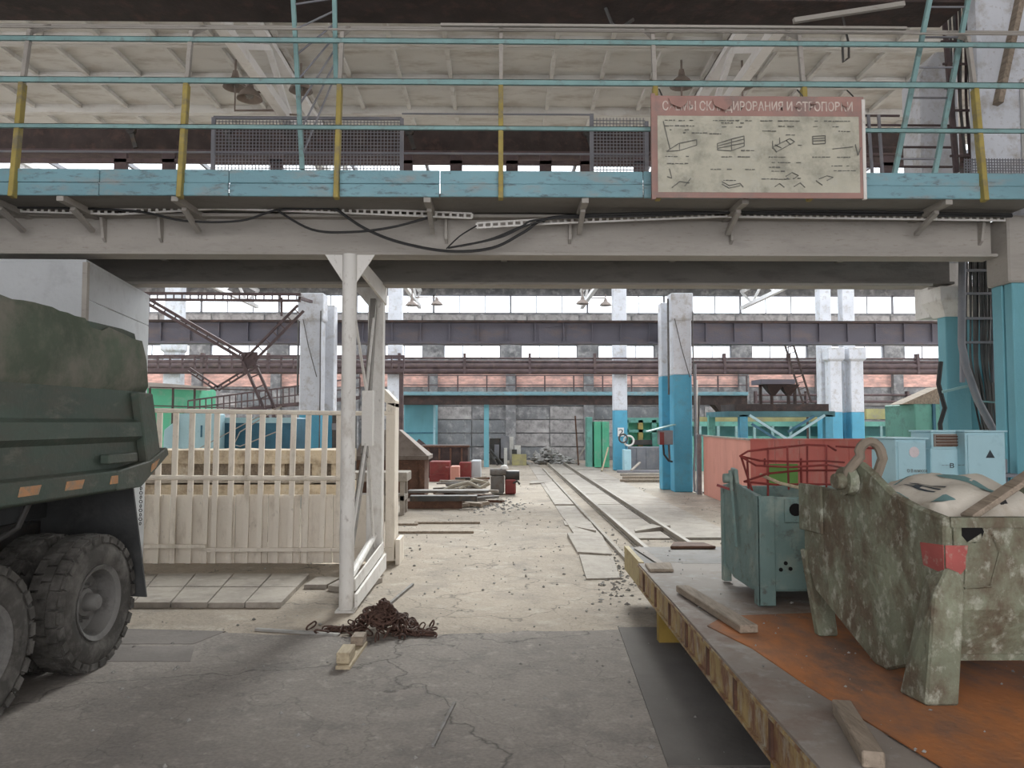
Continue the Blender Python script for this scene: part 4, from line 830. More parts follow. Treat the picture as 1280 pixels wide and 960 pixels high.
# legs
MB(SHR).add([(bx - .13, by0 - .02, DS), (bx + .04, by0 - .02, DS), (bx + .04, by0 + .16, DS), (bx - .13, by0 + .18, DS), (bx - .08, by0 - .022, 1.12), (bx + .085, by0 - .022, 1.12), (bx + .085, by0 + .1, 1.2), (bx - .02, by0 + .12, 1.2), (bx - .0, by0 - .015, 1.27), (bx + .07, by0 - .015, 1.24)],
          [(0, 3, 2, 1), (0, 1, 5, 4), (1, 2, 6, 5), (2, 3, 7, 6), (3, 0, 4, 7), (4, 5, 9, 8), (4, 8, 7), (5, 6, 9), (6, 7, 8, 9)]).build('leg', GREENBIN, bb, bevel=.01)
MB(SHR).prism([(bx + .07, by1 - .02, DS), (bx + .20, by1 - .02, DS), (bx + .14, by1 - .02, 1.15), (bx - .02, by1 - .02, 1.15)], (0, .06, 0)).build('leg', GREENBIN, bb, bevel=.01)
MB(SHR).box((bxr - .2, by0, DS), (bxr, by0 + .1, .8)).build('leg', GREENBIN, bb); MB(SHR).box((bxr - .2, by1 - .05, DS), (bxr, by1 + .05, 1.04)).build('leg', GREENBIN, bb)
MB(SHR).box((bx - .02, by1 - .22, 1.28), (bx + .0, by1 + .04, BT + .075)).build('corner_plate', GREENBIN, bb, bevel=.006)
p = Yp(1217, 665, by0 - .012); MB(SHR).lathe([(.0, 0), (.058, 0), (.058, .008), (.0, .008)], (p.x, by0 - .004, p.z), 'y', 9).build('hole', HOLE, bb)
q = Yp(1217, 670, by0 - .02); MB(SHR).prism([(q.x - .03, by0 - .009, q.z - .035), (q.x + .05, by0 - .009, q.z - .03), (q.x + .045, by0 - .009, q.z + .01), (q.x, by0 - .009, q.z - .018)], (0, .004, 0)).build('torn_edge', GREENBIN, bb)
a = Yp(1160, 682, by0 - .01); b = Yp(1206, 718, by0 - .01)
MB(SHR).prism([(bx + .0, by0 - .004, a.z), (bx + .115, by0 - .004, a.z + .0), (bx + .10, by0 - .004, b.z + .03), (bx + .075, by0 - .004, b.z), (bx + .0, by0 - .004, b.z + .01)], (0, -.004, 0)).build('red_patch', REDPAINT, bb)
MB(SHR).prism([(bx - .004, by0 + .005, a.z), (bx - .004, by0 + .17, a.z - .01), (bx - .004, by0 + .15, b.z + .02), (bx - .004, by0 + .005, b.z)], (.004, 0, 0)).build('red_patch', REDPAINT, bb)
for pp_ in ([(1205, 735), (1238, 733), (1250, 690)], [(1250, 690), (1240, 668)], [(1208, 692), (1206, 730)]):
    MB(SHR).tube([Yp(x, y, by0 - .003) for x, y in pp_], .007, 5).build('weld_seam', GREENBIN, bb)
# lug, pin and shackle
MB(SHR).lathe([(.0, -.11), (.045, -.11), (.05, -.08), (.05, .0)], (bx, 4.66, BT + .13), 'x', 12).build('pin', GREENBIN, bb, smooth=True)
MB(SHR).lathe([(.0, -.06), (.085, -.06), (.09, -.01), (.0, -.01)], (bx, 4.66, BT + .13), 'x', 14).build('pin_boss', GREENBIN, bb, smooth=True)
sh = [(bx - .035, 4.66, BT + .10), (bx - .045, 4.62, BT + .20), (bx + .0, 4.58, BT + .28)] + [(bx + .06 + .07 * math.cos(a_), 4.58, BT + .28 + .09 * math.sin(a_)) for a_ in [math.pi * (1 - i / 8) for i in range(1, 8)]] + [(bx + .135, 4.58, BT + .27), (bx + .135, 4.64, BT + .16), (bx + .13, 4.68, BT + .08)]
tag(MB(SHR).tube(sh, .028, 8).build('shackle', mat('rusty_grey_shackle', (.24, .20, .155), .8, .2, 5), smooth=True), 'big rusty shackle standing up on the side lug of the large green bin', 'shackle')
# contents
sk = thing('printed_sack', (2.9, 4.6, 1.35), 'dusty white printed woven sack slumped in the large green bin', 'sack')
rs = random.Random(8); nu, nv = 22, 14; vs = []; fs = []
for j in range(nv + 1):
    for i in range(nu + 1):
        u = i / nu; v = j / nv; x = 2.33 + u * .64 - .15 * v; y = 4.08 + v * .95
        z = 1.515 + .13 * math.sin(min(1, u * 1.15) * math.pi * .62) * (0.45 + .55 * math.sin(v * math.pi)) + .10 * u * u * v + .012 * math.sin(u * 13 + v * 9) + .010 * math.sin(v * 17 - u * 7) + rs.uniform(-.006, .006)
        e = min(u, 1 - u, v, 1 - v); z -= max(0, .12 - e) * 1.2
        vs.append((x, y, z))
for j in range(nv):
    for i in range(nu): a_ = j * (nu + 1) + i; fs.append((a_, a_ + 1, a_ + nu + 2, a_ + nu + 1))
so_ = MB().add(vs, fs).build('sack_cloth', SACK, sk, smooth=True); sm_ = so_.modifiers.new('thick', 'SOLIDIFY'); sm_.thickness = .016; sm_.offset = 0
def surf(u, v):
    i = min(nu - 1, int(u * nu)); j = min(nv - 1, int(v * nv)); p = Vector(vs[j * (nu + 1) + i]); q = Vector(vs[(j + 1) * (nu + 1) + i + 1]); return (p + q) / 2 + Vector((0, 0, .012))
def printed(u0, v0, u1, v1, nm, m):
    n = 5; P_ = []; F_ = []
    for j in range(n + 1):
        for i in range(n + 1):
            u = u0 + (u1 - u0) * i / n; v = v0 + (v1 - v0) * j / n; fu = u * nu; fv = v * nv; i0, j0 = min(nu - 1, int(fu)), min(nv - 1, int(fv)); du, dv = fu - i0, fv - j0
            g = lambda a_, b_: Vector(vs[b_ * (nu + 1) + a_])
            P_.append(g(i0, j0) * (1 - du) * (1 - dv) + g(i0 + 1, j0) * du * (1 - dv) + g(i0, j0 + 1) * (1 - du) * dv + g(i0 + 1, j0 + 1) * du * dv + Vector((0, 0, .013)))
    for j in range(n):
        for i in range(n): a_ = j * (n + 1) + i; F_.append((a_, a_ + 1, a_ + n + 2, a_ + n + 1))
    MB().add(P_, F_).build(nm, m, sk)
printed(.62, .15, .70, .60, 'print_stripe', SACKP); printed(.16, .14, .30, .22, 'print_stripe', SACKP); printed(.28, .3, .30, .62, 'print_letter', INK); printed(.33, .3, .35, .62, 'print_letter', INK); printed(.28, .44, .35, .5, 'print_letter', INK); printed(.38, .3, .40, .62, 'print_letter', INK); printed(.12, .40, .16, .55, 'print_stripe', SACKP); printed(.40, .76, .62, .79, 'print_stripe', SACKP)
a, b = Vector((2.46, 4.05, 1.50)), Vector((3.1, 4.16, 1.86))
tag(MB().beam(a, b, .09, .03).build('plank', WOOD, bevel=.004), 'grey plank slanting out of the large green bin to the right edge', 'plank')
tag(MB().tube([(2.72, 4.2, 1.47), (2.82, 4.3, 1.5), (2.95, 4.2, 1.49), (3.1, 4.35, 1.5)], .05, 8).build('black_hose', BLACK, smooth=True), 'black rubber scrap behind the rim of the large green bin', 'hose')
tag(MB().beam((2.74, 4.12, 1.47), (2.72, 4.2, 1.60), .05, .03).build('black_strap', BLACK), 'stiff black strap sticking up in the large green bin', 'strap')
mb = MB(); rs = random.Random(12)
for i in range(260): mb.rock((rs.uniform(bx + .12, bxr - .15), rs.uniform(by0 + .16, by1 - .15), 1.30 + rs.uniform(0, .08)), rs.uniform(.03, .09), rs)
tag(mb.build('scrap_fill', RUBBLE), 'grey dusty rubble filling the large green bin', 'rubble', kind='stuff')
# small teal bin
tb_ = thing('scrap_bin', (2.6, 6.5, DS), 'smaller teal steel scrap bin behind the big green one on the cart', 'bin')
sx = Zp(950, 757, DS).x + .0; sy0 = Zp(950, 757, DS).y; sy1 = sy0 + .98; sxr = sx + 1.15; SZ = 1.425
lp = [(sy0, .70), (sy0, SZ), (sy0 + .35, SZ + .03), (sy0 + .58, SZ + .05), (sy0 + .62, SZ + .17), (sy0 + .72, SZ + .18), (sy0 + .78, SZ + .04), (sy1, SZ + .01), (sy1, .78), (sy1 - .30, .66), (sy0 + .2, .66)]
for xq, t in ((sx, .035), (sxr, -.035)): MB().prism([(xq, y, z) for y, z in lp], (t, 0, 0)).build('side_plate', TEALBIN, tb_, bevel=.006)
MB().box((sx + .035, sy0, .70), (sxr - .035, sy0 + .03, SZ - .01)).build('front_plate', TEALBIN, tb_); MB().box((sx + .035, sy1 - .03, .70), (sxr - .035, sy1, SZ)).build('rear_plate', TEALBIN, tb_)
MB().box((sx + .035, sy0 + .03, .68), (sxr - .035, sy1 - .03, .71)).build('floor_plate', TEALBIN, tb_)
for x in (sx - .012, sxr - .13): MB().box((x, sy0 - .012, DS), (x + .135, sy0 - .001, SZ - .0)).build('leg', TEALBIN, tb_, bevel=.003)
MB().box((sx - .014, sy0 - .012, DS), (sx - .002, sy0 + .09, SZ)).build('leg_flange', TEALBIN, tb_)
for x in (sx - .012, sxr - .06): MB().box((x, sy1 - .06, DS), (x + .07, sy1 + .02, SZ)).build('leg', TEALBIN, tb_, bevel=.003)
p = Yp(994, 637, sy0 - .01); MB().box((p.x - .085, sy0 - .016, p.z - .1), (p.x + .1, sy0, p.z + .08)).build('hole_plate', TEALBIN, tb_, bevel=.003)
MB().lathe([(.0, 0), (.05, 0), (.05, .01), (.0, .01)], (p.x, sy0 - .024, p.z), 'y', 14).build('hole', HOLE, tb_)
for px, py in ((976, 712), (988, 711), (982, 704), (1007, 714)):
    p = Yp(px, py, sy0); MB().lathe([(.0, 0), (.016, 0), (.016, .006)], (p.x, sy0 - .006, p.z), 'y', 8).build('hole', HOLE, tb_)
MB().lathe([(.0, -.08), (.04, -.08), (.045, -.01)], (sx, sy0 + .66, SZ + .09), 'x', 12).build('pin', TEALBIN, tb_, smooth=True)
MB().beam((sx - .03, sy0 + .64, SZ + .16), (sx - .03, sy0 + .5, .95), .02, .035).build('hanging_bar', TEALBIN, tb_)
tag(MB().beam(Yp(896, 606, sy0 + .7), Yp(917, 613, sy0 + .66), .05, .02).build('flat_scrap', REDM), 'dark red flat scrap poking out left of the teal bin', 'scrap')
# rebar cage in teal bin
rb = thing('rebar_cage', (sx + .5, sy0 + .5, .8), 'bent red rebar cage standing in the teal scrap bin', 'rebar')
def RBp(px, py, dy): return Yp(px, py, sy0 + dy)
for pts_ in ([(925, 570, .3), (935, 564, .4), (970, 560, .5), (1010, 556, .6), (1035, 557, .6), (1045, 563, .5)], [(925, 570, .3), (950, 576, .15), (990, 577, .15), (1030, 576, .3), (1055, 578, .5)],
             [(925, 570, .3), (945, 582, .1), (990, 584, .1), (1035, 581, .2), (1060, 586, .5)], [(930, 602, .4), (960, 592, .2), (1000, 588, .3), (1060, 588, .5)], [(930, 602, .4), (970, 606, .2), (1010, 605, .3), (1045, 606, .4)],
             [(926, 570, .3), (943, 622, .35)], [(934, 572, .3), (936, 622, .4)], [(960, 560, .45), (960, 620, .3)], [(984, 558, .5), (986, 612, .4)], [(1009, 558, .55), (1009, 612, .4)], [(1033, 557, .5), (1033, 616, .4)],
             [(1001, 573, .2), (1002, 608, .3), (1016, 610, .3)], [(1080, 553, .8), (1105, 560, .8)], [(1045, 558, .7), (1100, 561, .8)], [(956, 574, .2), (956, 583, .1)]):
    MB().tube([RBp(*q) for q in pts_], .009, 6).build('rod', mat('red_rebar_paint', (.20, .035, .03), .7, .3, 5) if 'red_rebar_paint' not in bpy.data.materials else bpy.data.materials['red_rebar_paint'], rb)
tag(MB().tube([RBp(950, 593, .3), RBp(975, 604, .2), RBp(1000, 610, .2)], .014, 6).build('pale_stick', WOODB), 'pale stick lying across the teal bin among the rebar', 'stick')
mb = MB(); rs = random.Random(13)
for i in range(120): mb.rock((rs.uniform(sx + .1, sxr - .1), rs.uniform(sy0 + .1, sy1 - .1), 1.2 + rs.uniform(0, .1)), rs.uniform(.03, .09), rs)
tag(mb.build('scrap_fill', RUSTD), 'rusty scrap filling the smaller teal bin', 'scrap', kind='stuff')
# ================================================================ ELECTRICAL CABINETS
def cab(px0, px1, py0, y, dep, label, m=BLUE_L, bot=0, rot=0, door=True):
    a = Yp(px0, py0, y); b = Yp(px1, py0, y); t = thing('electrical_cabinet', ((a.x + b.x) / 2, y, bot), label, 'cabinet', 'blue electrical cabinets')
    R = Matrix.Translation(Vector((a.x, y, 0))) @ Matrix.Rotation(math.radians(rot), 4, 'Z') @ Matrix.Translation(-Vector((a.x, y, 0)))
    MB(R).box((a.x, y, bot), (b.x, y + dep, a.z)).build('body', m, t, bevel=.008)
    if door:
        MB(R).box((a.x + .02, y - .014, bot + .05), (b.x - .02, y, a.z - .03)).build('door', m, t, bevel=.004); MB(R).box((b.x - .07, y - .03, (a.z + bot) / 2), (b.x - .05, y - .014, (a.z + bot) / 2 + .08)).build('handle', STEEL_D, t)
    MB(R).box((a.x - .015, y - .02, a.z), (b.x + .015, y + dep + .01, a.z + .015)).build('top_cap', m, t)
    return t, a, b, R
t1, a, b, R1 = cab(1119, 1160, 549, 7.7, .42, 'pale blue electrical cabinet with a torn white sticker, leftmost of three', rot=6)
mk = mat('sticker_paper', (.62, .55, .56), .7, .1)
MB(R1).lathe([(.0, 0), (.055, 0), (.055, .003)], (a.x + .19, 7.682, a.z - .13), 'y', 14).build('sticker', mk, t1)
text_part('О В плюсса', .045, (a.x + .10, 7.678, a.z - .33), INKF, t1, 'stencil', width=.2)
t2, a, b, R2 = cab(1164, 1200, 540, 7.85, .4, 'blue cabinet with a brown louvred vent, middle of three', door=False)
vm = MB().box((a.x + .02, 7.835, a.z - .15), (b.x - .01, 7.85, a.z - .02)).build('vent_panel', DECK, t2)
for i in range(4): MB().box((a.x + .04, 7.82, a.z - .14 + i * .03), (b.x - .03, 7.835, a.z - .128 + i * .03)).build('louvre', RUSTD, vm)
MB().box((a.x - .02, 8.5, 0), (b.x - .03, 7.835, a.z - .17)).build('lower_box', BLUE_L, t2, bevel=.01)
text_part('в', .09, ((a.x + b.x) / 2 - .05, 7.715, a.z - .36), INK, t2, 'stencil'); text_part('---  ---', .04, ((a.x + b.x) / 2 - .13, 7.715, a.z - .34), INKF, t2, 'stencil', width=.26)
t3, a, b, R3 = cab(1206, 1256, 540, 7.7, .42, 'blue electrical cabinet with a black warning triangle, rightmost of three')
q = Yp(1238, 568, 7.68); MB().prism([(q.x - .045, 7.684, q.z - .035), (q.x + .045, 7.684, q.z - .035), (q.x, 7.684, q.z + .045)], (0, -.003, 0)).build('warning_triangle', INK, t3)
w_ = thing('cable_junction', (5.6, 8.25, 0), 'dark shelf-like bracket stack between cabinet and nearest column', 'bracket')
for z in (1.15, 1.42): MB().box((5.3, 8.1, z), (5.54, 8.3, z + .03)).build('shelf', GREYPL, w_)
MB().box((5.40, 8.3, 0), (5.5, 8.34, 1.6)).build('backing', GREYPL, w_)
# ================================================================ BACKGROUND THINGS
def laced(parent, p, q, gap, n, name, m=MAROON, t=.07, up=(0, 1, 0), lace=True):
    p = Vector(p); q = Vector(q); d = (q - p).normalized(); s = d.cross(Vector(up)).normalized() * gap / 2
    mb = MB(); mb.beam(p + s, q + s, t * .7, t, up=up); mb.beam(p - s, q - s, t * .7, t, up=up)
    if lace:
        for i in range(n): f = (i + .5) / n; c = p.lerp(q, f); mb.beam(c + s, c - s, .03, .03, up=up)
    return mb.build(name, m, parent)
BY = 20.6
br = thing('lattice_bracing', Yp(190, 560, BY), 'brown laced steel bracing frame behind the fence at the left', 'bracing')
def B(px, py): return Yp(px, py, BY)
laced(br, B(130, 370), B(376, 372), .17, 24, 'top_chord', t=.09, up=(0, 1, 0)); laced(br, B(186, 377), B(306, 447), .12, 9, 'diagonal', t=.11)
laced(br, B(376, 385), B(312, 450), .22, 7, 'diagonal', t=.08); laced(br, B(310, 450), B(357, 556), .27, 8, 'diagonal', t=.09)
MB().box(tuple(B(302, 440)), tuple(B(321, 458) + Vector((0, .06, 0)))).build('gusset', MAROON, br)
laced(br, B(322, 455), B(272, 486), .1, 5, 'diagonal', t=.06); laced(br, B(236, 462), B(272, 486), .1, 5, 'diagonal', t=.06)
MB().beam(B(376, 372) + Vector((-.05, .05, 0)), B(376, 372) + Vector((-.05, 1.34, .10)), .08, .08).build('bearing_strut', MAROON, br)
MB().beam(B(352, 372), B(352, 395), .05, .05, up=(1, 0, 0)).build('strut', MAROON, br)
MB().beam(B(357, 556), Vector((B(357, 556).x, BY, 0)), .12, .12, up=(1, 0, 0)).build('foot_post', MAROON, br); MB().beam(B(140, 370), Vector((B(140, 370).x, BY, 0)), .12, .12, up=(1, 0, 0)).build('foot_post', MAROON, br)
# horizontal lattice catwalk
ht = thing('lattice_catwalk', Yp(186, 460, 26.8), 'brown horizontal lattice catwalk above the green panel at left', 'catwalk'); a = Yp(120, 444, 26.8); b = Yp(505, 444, 26.8)
for py, t in ((445, .07), (453, .05), (463, .13)):
    z = Yp(300, py, 26.8).z; MB().box((a.x, 26.75, z - t / 2), (b.x, 26.85, z + t / 2)).build('chord', MAROON, ht)
za, zb_ = Yp(300, 463, 26.8).z, Yp(300, 444, 26.8).z
for i in range(26): x = a.x + (b.x - a.x) * i / 25; MB().box((x - .025, 26.76, za), (x + .025, 26.84, zb_)).build('upright', MAROON, ht)
for x in (a.x + .1, b.x - .1): MB().box((x - .07, 26.85, 0), (x + .07, 26.99, za)).build('post', MAROON, ht)
# sloping ramp catwalk
rm_ = thing('ramp_catwalk', Yp(255, 515, 25.5), 'brown sloping lattice ramp rising to the right behind the left column', 'catwalk'); R0, R1, R2, R3 = Yp(235, 519, 25.5), Yp(450, 497, 25.5), Yp(235, 501, 25.5), Yp(450, 472, 25.5)
MB().beam(R0, R1, .1, .12).build('stringer', MAROON, rm_); MB().beam(R2, R3, .05, .05).build('handrail', MAROON, rm_); MB().beam(R0.lerp(R2, .5), R1.lerp(R3, .5), .04, .04).build('handrail', MAROON, rm_)
for i in range(30): f = i / 29; MB().beam(R0.lerp(R1, f), R2.lerp(R3, f), .035, .035, up=(1, 0, 0)).build('baluster', MAROON, rm_)
for f in (.05, .5, .95): p = R0.lerp(R1, f); MB().box((p.x - .06, p.y - .05, 0), (p.x + .06, p.y + .05, p.z)).build('post', MAROON, rm_)
# green panel and blue machines
gp = thing('green_machine', Yp(170, 560, 27.6), 'mint green machine casing with a railing seen just right of the truck', 'machine'); a = Yp(150, 484, 27.6); b = Yp(248, 556, 27.6)
MB().box((a.x, 27.6, 0), (b.x, 29.2, a.z)).build('casing', MINT, gp, bevel=.02); MB().prism([(a.x, 27.5, a.z + .25), (b.x + .3, 27.5, a.z + .02), (b.x + .3, 27.5, a.z - .12), (a.x, 27.5, a.z + .0)], (0, .3, 0)).build('beam', GIRDER, gp)
for px in (187, 216, 243): p = Yp(px, 485, 27.3); MB().box((p.x - .03, 27.3, 0), (p.x + .03, 27.36, p.z)).build('rail_post', DARKBR, gp)
for py in (484, 507): p = Yp(187, py, 27.3); q = Yp(330, py + 4, 27.3); MB().beam(p, q, .04, .04).build('rail', DARKBR, gp)
def machine(name, px0, px1, py0, y, dep, m, label, cat='machine', z0=0.0, py1=None, bevel=.02):
    a = Yp(px0, py0, y); b = Yp(px1, py0, y); t = thing(name, ((a.x + b.x) / 2, y, z0), label, cat)
    zb = z0 if py1 is None else Yp(px0, py1, y).z
    MB().box((a.x, y, zb), (b.x, y + dep, a.z)).build('body', m, t, bevel=bevel); return t, a, b
t, a, b = machine('blue_press', 222, 268, 517, 16.5, .65, BLUE_L, 'light blue machine housing with a slit, left behind the fence')
MB().prism([(a.x, 16.5, 0), (a.x - .35, 16.5, 0), (a.x - .28, 16.5, a.z - .35), (a.x, 16.5, a.z - .12)], (0, .6, 0)).build('side_door', BLUE_L, t, bevel=.01)
MB().box((a.x - .04, 16.46, 0), (a.x + .02, 16.5, a.z - .1)).build('seam', BLUE_D, t); MB().box((b.x - .28, 16.48, a.z - .5), (b.x - .25, 16.5, a.z - .25)).build('slit', BLUE_D, t)
MB().box((a.x + .1, 16.6, a.z), (b.x - .1, 17.1, a.z + .06)).build('lid', BLUE_L, t)
t, a, b = machine('blue_conveyor', 272, 366, 522, 17.2, 1.2, BLUE_D, 'dark blue long machine with a light top strip behind the fence'); MB().box((a.x, 17.15, a.z - .12), (b.x, 17.2, a.z)).build('top_strip', BLUE_L, t)
t, a, b = machine('dark_machine', 415, 436, 518, 17.4, 1.0, STEEL_D, 'dark machine wedged beside the left column behind the fence'); MB().box((a.x, 17.38, a.z - .35), (b.x, 17.4, a.z - .2)).build('slot', GREYPL, t)
tag(MB().tube(sum([[Vector((Yp(250, 560, 15.6).x, 15.6, .01)), Yp(250, 560, 15.6)], [Yp(300, 533, 15.6), Yp(340, 512, 15.6), Yp(352, 508, 15.6)], [Yp(300, 540, 15.6), Yp(292, 556, 15.6), Yp(300, 558, 15.6), Yp(345, 540, 15.6)]], []), .012, 5).build('loose_wire', GIRDER), 'pale loose wire looped over the machines behind the fence', 'wire')
# far walkway
fw = thing('far_walkway', (3, 34.3, 3.1), 'distant blue-edged walkway with a railing crossing above the aisle', 'walkway'); FX0 = Yp(498, 495, 34.3).x; FX1 = Yp(935, 495, 34.3).x; zt_ = Yp(600, 493, 34.3).z
MB().box((FX0, 34.3, zt_ - .05), (FX1, 35.4, zt_)).build('deck', TOE, fw); MB().box((FX0, 34.4, zt_ - .45), (FX1, 34.5, zt_ - .05)).build('girder', DARKBR, fw); MB().box((FX0, 35.2, zt_ - .45), (FX1, 35.3, zt_ - .05)).build('girder', DARKBR, fw)
MB().box((FX0, 34.26, zt_ - .02), (FX1, 34.3, zt_ + .12)).build('toe_board', TOE, fw)
for z in (.42, .85): MB().tube([(FX0, 34.3, zt_ + z), (FX1, 34.3, zt_ + z)], .025, 6).build('handrail', MAROON, fw)
for i in range(13): x = FX0 + .05 + i * (FX1 - FX0 - .1) / 12; MB().box((x - .03, 34.27, zt_), (x + .03, 34.33, zt_ + .87)).build('rail_post', MAROON, fw)
for px in (608, 936, 500): x = Yp(px, 540, 34.6).x; MB().box((x - .11, 34.55, 0), (x + .11, 34.8, zt_ - .45)).build('support_post', BLUE_T, fw)
MB().prism([(FX1 - 1.5, 34.4, zt_ - .45), (FX1 + .3, 34.4, zt_ - .45), (FX1 - .9, 34.4, zt_ - 1.1)], (0, .8, 0)).build('haunch', DARKBR, fw)
tl = thing('steep_ladder', Yp(1010, 504, 27.5), 'dark steep ladder leaning from the platform up to the girder', 'ladder'); laced(tl, Yp(1009, 504, 27.5), Yp(986, 430, 27.5), .3, 10, 'ladder_frame', m=DARKBR, t=.07)
MB().beam(Yp(1009, 504, 27.5), Vector((Yp(1009, 504, 27.5).x, 27.5, 0)), .06, .06, up=(1, 0, 0)).build('foot_post', DARKBR, tl)
t, a, b = machine('blue_booth', 505, 544, 505, 35.45, 1.5, BLUE_T, 'blue painted booth under the left end of the far walkway', 'booth'); MB().box((a.x + .05, 35.42, a.z - 1.35), (b.x - .02, 35.45, a.z - 1.3)).build('seam', BLUE_D, t); MB().box((b.x - .08, 35.40, 0), (b.x + .02, 35.46, a.z)).build('edge_frame', BLUE_L, t)
MB().prism([(a.x + .1, 35.44, 0), (b.x - .1, 35.44, 0), (b.x - .3, 35.44, .9), (a.x + .7, 35.44, 1.25), (a.x + .3, 35.44, .8)], (0, -.01, 0)).build('rusty_patch', MAROON, t)
# centre distance: dark machines, rubble, timbers
t, a, b = machine('brown_tank', 524, 585, 557, 27.8, 1.5, DARKBR, 'dark brown open tank behind the red boxes', 'tank'); MB().box((a.x - .05, 27.75, a.z - .06), (b.x + .05, 27.8, a.z)).build('rim', RUSTD, t)
for i in range(4): MB().box((a.x + .3 + i * .4, 27.76, .1), (a.x + .36 + i * .4, 27.8, a.z - .1)).build('rib', RUSTD, t)
t, a, b = machine('red_box', 537, 562, 577, 26.2, .8, REDM, 'dark red steel box beside the brown hopper', 'box'); MB().box((a.x, 26.1, 0), (b.x, 26.2, .22)).build('foot_strip', REDM, t); MB().box((b.x - .12, 25.9, 0), (b.x, 26.2, .5)).build('bracket', REDM, t)
t, a, b = machine('red_box', 563, 574, 583, 25.6, .6, REDBOXL, 'small faded red crate right of the dark red box', 'box')
t, a, b = machine('red_box', 574, 589, 578, 27.0, .6, REDM, 'dull red block in front of the pale trough', 'box'); 
t, a, b = machine('pale_trough', 589, 601, 576, 27.2, .9, BOOTH, 'pale grey trough end beside the dull red block', 'trough')
dm = thing('dark_machine', Yp(630, 582, 36.5), 'black and white distant machine right of the walkway leg', 'machine')
for px0, px1, py0, m, dy in ((612, 630, 548, STEEL_D, .2), (626, 636, 545, GREYPL, 0), (637, 642, 546, WHITE, .1), (643, 651, 557, WHITE, 0), (640, 646, 562, STEEL_D, -.1), (618, 624, 556, GREYPL, -.1), (630, 634, 560, WHITE, -.2)):
    a = Yp(px0, py0, 36.5 + dy); b = Yp(px1, py0, 36.5); MB().box((a.x, 36.5 + dy, 0 if m is not GREYPL else .3), (b.x, 37.1, a.z)).build('housing', m, dm)
a = Yp(640, 568, 36); b = Yp(658, 568, 36); MB().box((a.x, 35.9, 0), (b.x, 36.3, a.z)).build('plinth', OLIVE, dm)
MB().tube([Yp(612, 565, 36.2), Yp(622, 582, 36.0)], .05, 6).build('strut', STEEL_D, dm); MB().tube([Yp(613, 562, 36.2), Yp(629, 581, 36.0)], .05, 6).build('strut', STEEL_D, dm)
rr_ = random.Random(21); mb = MB()
for i in range(240):
    p = Zp(rr_.gauss(688, 13), 577); mb.rock((p.x, rr_.uniform(36.5, 38.5), rr_.random() ** 1.6 * .75 * max(.1, 1 - abs(p.x - 2.3) / 1.6)), rr_.uniform(.05, .25), rr_)
tag(mb.build('rubble_heap', RUBBLE), 'grey heap of broken concrete at the end of the aisle', 'rubble', kind='stuff')
for i, (p0, p1, w_, m, lab) in enumerate((((723, 572), (719, 520), .12, RUSTD, 'rusty post standing near the far green cabinets'), ((718, 578), (733, 556), .12, SLABG, 'pale board leaning beside the rubble heap'), ((752, 586), (760, 560), .2, WOODB, 'pale board leaning against the far blue column'))):
    y0 = (35.5, 36.4, 31.2)[i]; a = Yp(*p0, y0); a.z = 0.02; tag(MB().beam(a, Yp(*p1, y0 + .4), w_, .06, up=(1, 0, 0)).build('leaning_board', m), lab, 'board')
# green cabinets and frames at right centre
gc = thing('green_cabinet', Yp(750, 580, 34), 'bright green far cabinet left of the distant numbered column', 'cabinet')
for px0, px1 in ((733, 741), (742, 752), (752, 762)):
    a = Yp(px0, 527, 34); b = Yp(px1, 527, 34); MB().box((a.x + .02, 34, 0.02), (b.x - .02, 34.7, a.z if px0 > 735 else a.z + .2)).build('door', MINT if px0 > 735 else GREENT, gc, bevel=.01)
g2 = thing('green_machine', Yp(806, 585, 34), 'green machine frame with a yellow upright right of the far column', 'machine'); a = Yp(779, 525, 34); b = Yp(842, 585, 34)
MB().box((a.x, 34.3, 0), (b.x, 34.5, a.z)).build('back_panel', MINT, g2); MB().box((a.x, 34.0, a.z - .12), (b.x, 34.3, a.z + .1)).build('top_beam', GREENT, g2); MB().box((a.x, 34.0, a.z - .55), (b.x, 34.1, a.z - .42)).build('cross_beam', GREENT, g2)
for px, m in ((801, YELLOW), (818, GREENT), (783, GREENT)): p = Yp(px, 540, 34); MB().box((p.x - .1, 34.0, 0), (p.x + .1, 34.3, a.z)).build('upright', m, g2)
p = Yp(790, 550, 33.9); q = Yp(815, 556, 33.9); MB().box((p.x, 33.9, q.z), (q.x, 34.2, p.z)).build('drive_unit', STEEL_D, g2)
t, a, b = machine('grey_bin', 787, 838, 559, 32.6, 1.0, GREYPL, 'long dark grey ribbed bin right of the numbered far column', 'bin'); 
for i in range(4): x = a.x + .3 + i * (b.x - a.x - .5) / 3; MB().box((x, 32.56, 0), (x + .06, 32.6, a.z - .05)).build('rib', GREYPL, t)
t, a, b = machine('blue_locker', 780, 789, 562, 31.2, .5, BLUE_L, 'small light blue box at the foot of the far numbered column', 'locker')
wh = thing('hose_reel', Yp(781, 552, 31.4), 'round dark hose reel with a white rim by the far numbered column', 'reel'); p = Yp(779, 548, 31.4); MB().tube(arc(p, .17, 0, 2 * math.pi, 16)[:-1], .035, 6, closed=True).build('rim', STEEL_D, wh); p = Yp(786, 551, 31.5); MB().tube(arc(p, .2, 0, 2 * math.pi, 16)[:-1], .04, 6, closed=True).build('rim', WHITE, wh); MB().beam((p.x - .1, 31.55, p.z), (p.x - .1, 31.55, 0), .08, .08, up=(1, 0, 0)).build('stand', BLUE_D, wh)
